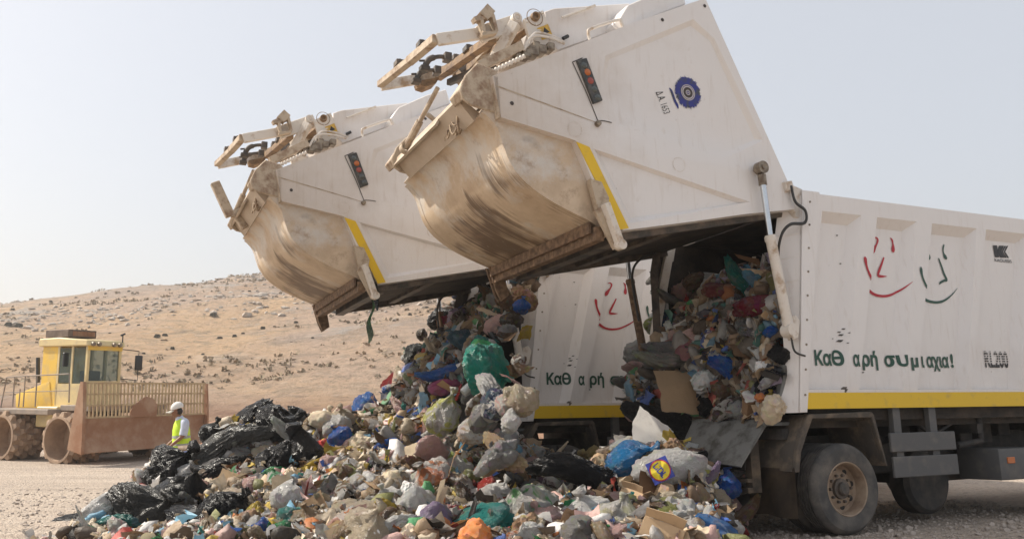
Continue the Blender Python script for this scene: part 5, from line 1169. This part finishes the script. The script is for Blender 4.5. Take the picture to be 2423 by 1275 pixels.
# the load sliding from the far truck
h('big', 1148, 893, .44, (.03, .36, .27), 'big turquoise bag bulging from the far load', 'big turquoise bag', 'f', .45, mat='film', rot=(1.5, .4, 1.2), var=3, scale=(1.0, 1.0, .85))
h('tied', 1050, 985, .34, (.55, .55, .14), 'hanging cream and yellow bag in the middle of the far load', 'hanging cream and yellow bag', 'f', .5, mat='filmprint', rot=(.4, .25, .4), var=1, scale=(.85, .85, 1.25))
h('drape', 1065, 880, .32, (.05, .16, .50), 'blue strip of film left of the big turquoise bag', None, 'f', .5, rot=(.1, -.1, .4))
h('big', 990, 852, .34, (.02, .022, .02), 'dark black bag on the upper left of the far load', 'upper black bag', 'f', .35, rot=(.5, 1.2, .5), var=0)
h('tied', 1036, 762, .28, 'black', 'round black bag clinging to the side of the far load', 'clinging black bag', 'f', .1, rot=(.4, .9, .2), scale=(.85, .85, 1.15))
h('sheet', 912, 912, .26, (.5, .13, .14), 'red rag hanging at the left edge of the far load', 'hanging red rag', 'f', .2, mat='cloth', rot=(1.3, .6, 1.0))
h('tied', 990, 897, .30, (.30, .40, .16), 'white and green bag under the upper black bag', 'white and green bag', 'f', .5, mat='filmprint')
h('slump', 1052, 912, .26, (.42, .08, .18), 'magenta wrapped bundle left of the big turquoise bag', 'magenta bundle', 'f', .5)
h('carrier', 866, 972, .34, (.03, .17, .55), 'shiny blue bag poking out at the left foot of the far load', 'shiny blue bag', 'f', .2, rot=(.2, -.6, .2), var=1)
h('slump', 1110, 812, .34, (.03, .09, .13), 'dark blue-green film over the neck of the far load', 'dark neck film', 'f', .3, rot=(.6, .3, .3))
h('tied', 965, 1020, .30, 'teal', 'dark teal bottle-shaped bag in shade left of the hanging bag', None, 'f', .3, scale=(.7, .7, 1.3))
h('tied', 1142, 990, .26, 'grey', 'grey hanging bag right of the cream and yellow one', 'grey hanging bag', 'f', .4, scale=(.8, .8, 1.2), rot=(.2, .1, 1))
h('ball', 1163, 763, .07, (.7, .13, .02), 'small bright orange ball in the far load\'s neck', 'orange ball', 'f', .9, mat='hardplastic')
h('sheet', 1180, 735, .26, 'cream', 'cream torn rag in the neck of the far load', None, 'f', .3, rot=(1.2, .4, 1), mat='cloth')
h('sheet', 1235, 900, .20, 'pale pink', 'pale skin-coloured sheet at the right edge of the far load', None, 'f', .3, rot=(1.2, .8, 1))
h('sheet', 1060, 690, .18, (.5, .3, .05), 'ochre rag at the top left of the far load', None, 'f', .3, rot=(1.2, .4, 1))
h('slump', 1085, 700, .16, 'navy', 'dark blue lump beside the ochre rag', None, 'f', .3)
h('sheet', 1065, 765, .22, (.30, .03, .08), 'dark red rag beside the clinging black bag', None, 'f', .4, rot=(1.3, 1.2, .2), mat='cloth')
# the load in the near truck
h('board', 1640, 925, 0.64, 'tan', 'large torn tan cardboard lying across the near truck\'s tray', 'large tray cardboard', 'n', .5, rot=(1.15, .1, .25), var=3, scale=(1, 1.0, 1))
h('slump', 1518, 888, .26, 'red', 'bright red bag at the left edge of the near load', 'bright red bag', 'n', .9, rot=(.4, -.4, .3))
h('slump', 1492, 908, .20, 'grey', 'pale grey bag left of the bright red bag', None, 'n', .5)
h('tied', 1573, 768, .18, (.05, .13, .28), 'round blue bag on the near load', 'round blue bag', 'n', .4)
h('sheet', 1650, 782, 0.46, (.50, .24, .24), 'large pale pink paper on the middle of the near load', 'large pink paper', 'n', .6, rot=(.75, -.2, .3), mat='paper')
h('drape', 1612, 828, .34, 'grey', 'grey plastic film below the pale pink paper', 'grey film', 'n', .6)
h('ball', 1712, 820, .10, 'yellow', 'small yellow bag below the pink paper', 'small yellow bag', 'n', .5)
h('drape', 1765, 680, .30, 'teal', 'teal film at the back of the near load', 'teal film', 'n', .2, rot=(.3, .9, .5))
h('slump', 1790, 735, .32, (.24, .02, .04), 'dark crimson bag against the near cylinder', 'crimson bag', 'n', .3)
h('board', 1768, 830, .28, 'brown', 'torn brown carton below the crimson bag', 'torn brown carton', 'n', .7, rot=(.8, .2, .2))
h('board', 1770, 615, .24, (.30, .15, .06), 'orange-brown board at the top of the near load', 'top board', 'n', .1, rot=(.5, .3, .2))
h('carton', 1826, 885, .13, 'black', 'small black box at the near load\'s right edge', 'small black box', 'n', .6, mat='hardplastic')
h('sheet', 1790, 930, .17, 'white', 'white paper scrap under the small black box', None, 'n', .5, rot=(1, .2, .3), mat='paper')
h('slump', 1826, 792, .14, 'blue', 'small blue bag beside the near cylinder foot', None, 'n', .5)
h('drape', 1770, 765, .30, 'grey', 'grey-white clear film below the crimson bag', None, 'n', .3, mat='film')
h('ball', 1795, 940, .07, 'orange', 'small orange peel lump at the tray corner', None, 'n', .9)
h('tied', 1545, 772, .22, (.35, .45, .08), 'green and yellow packet at the left edge of the near load', 'green packet', 'n', .3, mat='filmprint')
h('slump', 1570, 690, .24, 'clear', 'pale hairy film bundle at the far post of the near load', None, 'n', .3)
h('ball', 1570, 800, .10, 'yellow', 'small yellow lump under the round blue bag', None, 'n', .6)
h('drape', 1595, 1010, .42, 'black', 'black bin liner hanging over the tray of the near truck', 'hanging black liner', 'n', .35, rot=(1.2, .5, -.3), var=1)
h('board', 1660, 715, .22, 'tan', 'narrow tan board lying on the upper near load', None, 'n', .3)
h('slump', 1700, 690, .24, (.35, .10, .10), 'dull red bag on the upper near load', 'dull red bag', 'n', .2)
h('drape', 1600, 850, .40, (.20, .19, .16), 'dirty grey fleece above the tray cardboard', None, 'n', .6, mat='cloth', rot=(.2, .1, .3))

# the printed badge on the carrier bag
def bag_badge():
    c = on_heap(1562, 1112); c = c + (EYE - c).normalized() * .62; n = (EYE - c).normalized(); r = Vector((1, 0, 0)) - n * n.x; r.normalize(); u = n.cross(r)
    ca, sa = math.cos(.42), math.sin(.42); r, u = r * ca + u * sa, u * ca - r * sa; bend = lambda a, b: c + r * a + u * b - n * (1.1 * (a * a + b * b)) + n * (.016 * noise.noise(Vector((a * 14, b * 14, 2))) + .02 * abs(noise.noise(Vector((a * 7 + b * 6, 3, 1)))))
    def mk(name, polys, m, dz):
        bm = bmesh.new()
        for pl in polys:
            vs = [bm.verts.new((p[0], p[1], 0)) for p in pl]; bm.faces.new(vs)
        return mk2(name, bm, m, dz)
    def mk2(name, bm, m, dz):
        for k in range(-4, 5): bmesh.ops.bisect_plane(bm, geom=bm.verts[:] + bm.edges[:] + bm.faces[:], plane_co=(k * .03, 0, 0), plane_no=(1, 0, 0))
        for v in bm.verts: v.co = bend(v.co.x, v.co.y) + n * dz
        o = obj(name, bm, m, None, 0, False); o.parent = lid; o.matrix_parent_inverse = lid.matrix_basis.inverted(); return o
    s = .118; grid = [[(-s + 2 * s * i / 6, -s + 2 * s * j / 6), (-s + 2 * s * (i + 1) / 6, -s + 2 * s * j / 6), (-s + 2 * s * (i + 1) / 6, -s + 2 * s * (j + 1) / 6), (-s + 2 * s * i / 6, -s + 2 * s * (j + 1) / 6)] for i in range(6) for j in range(6)]
    mk('logo_square', grid, 'blueprint2', 0)
    def disc(ra, rb): return [[(rr * math.cos(t), rr * math.sin(t)) for rr, t in ((ra, t0), (rb, t0), (rb, t1), (ra, t1))] for t0, t1 in [(k * math.pi / 16, (k + 1) * math.pi / 16) for k in range(32)]]
    mk('logo_disc', disc(.001, .100), 'yellowprint', .004); mk('logo_ring', disc(.100, .112), 'redpaint', .004)
    bm = text_bm('LIDL', .02); x0 = min(v.co.x for v in bm.verts); x1 = max(v.co.x for v in bm.verts); y1 = max(v.co.y for v in bm.verts); k = .155 / (x1 - x0); a = -1.3
    for v in bm.verts:
        x, y = (v.co.x - x0) * k - .0775, (v.co.y - y1 / 2) * k * 1.25; v.co = Vector((x * math.cos(a) - y * math.sin(a), x * math.sin(a) + y * math.cos(a), 0))
    mk2('logo_lettering', bm, 'blueprint2', .008)
MT['blueprint2'] = simple('blue_logo_print', (.03, .05, .30), rough=.4); MT['yellowprint'] = simple('yellow_logo_print', (.72, .56, .03), rough=.4)
bag_badge()

# ---- many more single pieces, each its own object, told apart by colour, kind and the neighbour they lie beside
def where(px, py):
    q = sorted(LM, key=lambda m: (m[0] - px) ** 2 + (m[1] - py) ** 2); res = []
    for m in q[:4]:
        dx, dy = px - m[0], py - m[1]; side = ('right of' if dx > 0 else 'left of') if abs(dx) > 1.6 * abs(dy) else ('below' if dy > 0 else 'above') if abs(dy) > 1.6 * abs(dx) else (('below' if dy > 0 else 'above') + ' and ' + ('right of' if dx > 0 else 'left of'))
        res.append(side + ' the ' + m[2])
    return res
USED = set()
def project(P):
    d = P - EYE; f = Vector((0, math.cos(PITCH), math.sin(PITCH))); u = Vector((0, -math.sin(PITCH), math.cos(PITCH))); z = d.dot(f); return CX + FPX * d.x / z, CY - FPX * d.dot(u) / z
def filler(P, pal, smin, smax, ktab):
    kind = pick(ktab); col = pick(pal); size = random.uniform(smin, smax) * (1.15 if kind in ('board', 'drape') else 1)
    if kind in ('board', 'carton'): col = random.choice(('tan', 'brown', 'cream', 'tan'))
    px, py = project(P); lab = None; sw = 'small' if size < .09 else 'medium' if size < .125 else 'large'
    for w in where(px, py):
        l = f"{sw} {col} {WORD[kind][1]} {w}"
        if l not in USED and len(l.split()) <= 16: lab = l; break
    if not lab: return None
    USED.add(lab); mat = None
    if kind in ('tied', 'carrier', 'slump') and random.random() < .4 and col not in ('black', 'white', 'cream', 'clear'): mat = 'filmprint'
    if kind == 'sheet' and random.random() < .5: mat = random.choice(('paper', 'cloth'))
    return put(kind, P, size, col, mat=mat, label=lab, rot=(random.uniform(-1, 1), random.uniform(-1, 1), random.uniform(0, 6.28)))
KT = {'tied': 24, 'carrier': 11, 'drape': 13, 'slump': 22, 'ball': 9, 'sheet': 16, 'board': 8, 'carton': 2, 'bottle': 3, 'can': 2}
n = tries = 0
while n < 380 and tries < 9000:                                          # the heap
    tries += 1; px, py = random.uniform(200, 1760), random.uniform(985, 1275)
    P = on_heap(px, py)
    if P.z < ground_z(P.x, P.y) + .06 or P.y > 13.3 or P.z > heap_z(P.x, P.y) + .02: continue
    if px < 560 and random.random() < .3: continue
    if filler(P, SUNNY if px < 1050 or py > 1180 else SHADY, .075, .185, KT): n += 1
n = tries = 0
while n < 105 and tries < 4000:                                           # the far load
    tries += 1; py = random.uniform(690, 1090); t = (py - 690) / 400; x0 = 1050 - 190 * smooth(t * 1.3); x1 = 1222 + 20 * t
    P = on_far(random.uniform(x0, x1), py) + TA * random.uniform(-.1, .15)
    if filler(P, SHADY, .09, .19, KT): n += 1
n = tries = 0
while n < 100 and tries < 4000:                                           # the near load
    tries += 1; py = random.uniform(660, 970); x0 = 1545 if py < 830 else 1490
    P = on_near(random.uniform(x0, 1835), py) + TA * random.uniform(-.02, .2)
    if filler(P, SHADY, .085, .19, KT): n += 1

# ---- the uncountable rest: muck with loose scraps
def scraps(spots, pal, dull=.15, med=-3.05):
    """small crumpled lumps, bent flakes, twists and strips: vertices, faces and colours for one mesh"""
    V, F, Cc = [], [], []; names = list(pal); ws = np.array([pal[k] for k in names], float); ws /= ws.sum(); m = 5; off = 0
    sq = np.array([(j * m + i, j * m + i + 1, (j + 1) * m + i + 1, (j + 1) * m + i) for j in range(m - 1) for i in range(m - 1)])
    ib = bmesh.new(); bmesh.ops.create_icosphere(ib, subdivisions=2, radius=1); iv = np.array([v.co[:] for v in ib.verts]); it = np.array([[v.index for v in f.verts] for f in ib.faces]); ib.free()
    gx, gy = np.meshgrid(np.linspace(-1, 1, m), np.linspace(-1, 1, m)); gx, gy = gx.ravel(), gy.ravel()
    for P, N_ in spots:
        s = float(np.clip(rng.lognormal(med, .58), .018, .17)); q = rng.normal(0, 1, 3) * .9 + np.array(N_); q /= np.linalg.norm(q); a = np.cross(q, rng.normal(0, 1, 3)); a /= np.linalg.norm(a); b = np.cross(q, a)
        c = np.array(PAL[names[rng.choice(len(names), p=ws)]]); c = (c * (1 - dull) + dull * np.array([.30, .24, .175])) * rng.uniform(.6, 1.2)
        if rng.random() < .27:
            k = rng.normal(0, 1, (3, 3)); w = np.sin(iv @ k * 2.2 + rng.uniform(0, 6, 3)).sum(1) * .14 + np.abs(np.sin(iv @ (k * 2.3))).sum(1) * .12 + rng.normal(0, .07, len(iv))
            p = iv * (.62 + w)[:, None] * np.array([rng.uniform(.8, 1.7), rng.uniform(.6, 1), rng.uniform(.35, .8)]); f = it
        else:
            asp = rng.uniform(.3, 1); sc = 1
            if rng.random() < .2: asp = rng.uniform(.05, .14); sc = 1.9
            k = rng.normal(0, 1.3, (2, 2)); ph = rng.uniform(0, 6, 2); y = gy * asp; z = (np.sin(gx * k[0, 0] * 1.8 + gy * k[0, 1] * 1.8 + ph[0]) * .32 + np.abs(np.sin(gx * k[1, 0] * 2 + gy * k[1, 1] * 2 + ph[1])) * .35) * min(1, asp * 1.6) + rng.normal(0, .10, m * m)
            p = np.stack([gx + rng.normal(0, .10, m * m), y + rng.normal(0, .10, m * m) * asp, z], 1) * sc; f = sq
        V.append(np.array(P) + np.array(N_) * rng.uniform(-.02, .05) + s * (np.outer(p[:, 0], a) + np.outer(p[:, 1], b) + np.outer(p[:, 2], q))); F += (f + off).tolist(); off += len(p)
        Cc.append(np.tile(np.append(np.clip(c, 0, 1), 1), (len(p), 1)))
    return np.vstack(V), F, np.vstack(Cc)
def stuff(name, base_v, base_f, spots, pal, dull=.15, med=-3.05):
    v2, f2, c2 = scraps(spots, pal, dull, med); nb = len(base_v); V = np.vstack([base_v, v2]); F = [list(f) for f in base_f] + [[i + nb for i in f] for f in f2]
    me = bpy.data.meshes.new(name); me.from_pydata(V.tolist(), [], F)
    at = me.attributes.new('scrap_colour', 'FLOAT_COLOR', 'POINT'); cc = np.vstack([np.tile([.03, .02, .015, 1], (nb, 1)), c2]).astype(np.float32); at.data.foreach_set('color', cc.ravel())
    me.materials.append(MT['muck']); me.materials.append(MT['scrap'])
    mi = np.zeros(len(F), np.int32); mi[len(base_f):] = 1; me.polygons.foreach_set('material_index', mi); me.polygons.foreach_set('use_smooth', np.ones(len(F), bool)); me.update()
    o = bpy.data.objects.new(name, me); COL.objects.link(o); o['kind'] = 'stuff'; return o
def grid_faces(nx, ny): return [(j * nx + i, j * nx + i + 1, (j + 1) * nx + i + 1, (j + 1) * nx + i) for j in range(ny - 1) for i in range(nx - 1)]
xs = np.arange(-7.2, 2.7, .09); ys = np.arange(6.4, 15.8, .09)
base = np.array([(x, y, heap_zn(x, y) - .03) for y in ys for x in xs])
sp = []
while len(sp) < 8200:
    x, y = rng.uniform(-6, 2.5), rng.uniform(7.4, 13.6)
    z = heap_zn(x, y); z0 = ground_z(x, y)
    if z < z0 + (.02 if rng.random() < .8 else -.03): continue
    e = .06; N_ = Vector((-(heap_z(x + e, y) - z) / e * .6, -(heap_z(x, y + e) - z) / e * .6, 1)).normalized()
    sp.append(((x, y, max(z, z0)), N_))
stuff('rubbish_heap', base, grid_faces(len(xs), len(ys)), sp, SUNNY)
def load_face(name, MM, us, v0, v1, w0, w1, cnt, pal, amp):
    nv, nw = 54, 54; G = []; sp = []
    def pt(t, w):
        a, b = v0(w), v1(w); v = a + (b - a) * t; u = us(v, w) + amp * noise.fractal(Vector((v * 1.5, w * 1.5, 7)), 1, 2, 4); return MM @ Vector((u, v, w))
    for j in range(nw):
        for i in range(nv): G.append(tuple(pt(i / (nv - 1), w0 + (w1 - w0) * j / (nw - 1))))
    nn = (MM.to_3x3() @ Vector((-1, 0, .6))).normalized()
    for _ in range(cnt): sp.append((tuple(pt(rng.random(), rng.uniform(w0, w1))), nn))
    return stuff(name, np.array(G), grid_faces(nv, nw), sp, pal, .30, -2.6)
load_face('sliding_load', MF, lambda v, w: -.3 - .78 * (3.2 - w) + .5 * max(0, w - 3.0) + .35 * max(0, .15 - v) + .55 * max(0, v - 2.5), lambda w: -.02 - .24 * smooth((2.6 - w) / .5), lambda w: 2.70 + .75 * smooth((2.75 - w) / .5), .2, 3.7, 2700, SHADY, .16)
load_face('packed_load', MN, lambda v, w: -.17 + .26 * (w - 1.4) + .8 * max(0, w - 2.85) - .38 * smooth((v - 2.0) / .5) * smooth((2.6 - w) / .8) * smooth((w - 1.35) / .3), lambda w: .32, lambda w: 2.66 + .22 * smooth((2.2 - w) / .4), 1.34, 3.4, 1700, SHADY, .10)

# a green strip and a dark rag hanging from the far tailgate
bm = bmesh.new(); a, b_ = S(882, 705, .2, True), S(871, 812, .2, True); L = []
for k in range(12):
    t = k / 11; p = a.lerp(b_, t) + Vector((.03 * math.sin(t * 9), .02 * math.cos(t * 7), 0)); wd = (.018 + .03 * smooth(t * 3 - 1.2)) * (1 - .8 * max(0, t - .8) / .2); L.append((bm.verts.new(MF @ (p - Vector((wd, .01, 0)))), bm.verts.new(MF @ (p + Vector((wd, -.01, 0))))))
for p, q in zip(L, L[1:]): bm.faces.new((p[0], p[1], q[1], q[0]))
bmesh.ops.solidify(bm, geom=bm.faces[:], thickness=.006); o = obj('hanging_strip', bm, 'film', None, 60); o.color = (.12, .27, .15, 1); tag(o, 'thin green plastic strip dangling from the far tailgate', 'plastic strip')
bm = bmesh.new(); a, b_ = S(888, 695, .1, True), S(893, 735, .1, True); tube(bm, [MF @ a, MF @ a.lerp(b_, .5), MF @ b_], [.05, .035, .012], 8); o = obj('hanging_rag', bm, 'blackfilm', None, 60); o.color = (.02, .035, .05, 1); tag(o, 'dark rag caught on the locking lever of the far tailgate', 'rag')
# loose pebbles on the near gravel
def pebbles():
    base = bmesh.new(); bmesh.ops.create_icosphere(base, subdivisions=1, radius=1); bv = np.array([v.co[:] for v in base.verts]); bf = np.array([[v.index for v in f.verts] for f in base.faces]); base.free(); V, F = [], []
    for k in range(6000):
        if k % 3: x, y = rng.uniform(2.2, 7.5), rng.uniform(7.0, 14)
        else: x, y = rng.uniform(-10, -3.5), rng.uniform(8, 18)
        s = float(np.clip(rng.lognormal(-4.3, .45), .006, .04)); P = bv * np.array([rng.uniform(.8, 1.4), rng.uniform(.8, 1.3), rng.uniform(.5, .9)]) * s * (1 + .25 * rng.standard_normal((len(bv), 1))); V.append(P + np.array([x, y, ground_z(x, y) + s * .3])); F.append(bf + k * len(bv))
    me = bpy.data.meshes.new('loose_gravel'); me.from_pydata(np.vstack(V).tolist(), [], np.vstack(F).tolist()); tag(obj('loose_gravel', me, 'pebble', None, 0), kind='stuff')
MT['pebble'] = simple('pale_pebble', (.46, .39, .33), (.30, .255, .22), 3, rough=.95)
pebbles()

# ---- the dusty summer air
bm = bmesh.new(); box(bm, -960, 760, -60, 1060, -3, 70); hz_o = obj('haze', bm, None, None, 0); tag(hz_o, kind='stuff')
m = bpy.data.materials.new('dusty_air'); m.use_nodes = True; nt = m.node_tree; nt.nodes.remove(nt.nodes['Principled BSDF'])
pv = nt.nodes.new('ShaderNodeVolumePrincipled'); pv.inputs['Color'].default_value = (.93, .91, .89, 1); pv.inputs['Density'].default_value = .0010; pv.inputs['Anisotropy'].default_value = .35
nt.links.new(pv.outputs[0], nt.nodes['Material Output'].inputs['Volume']); hz_o.data.materials.append(m)
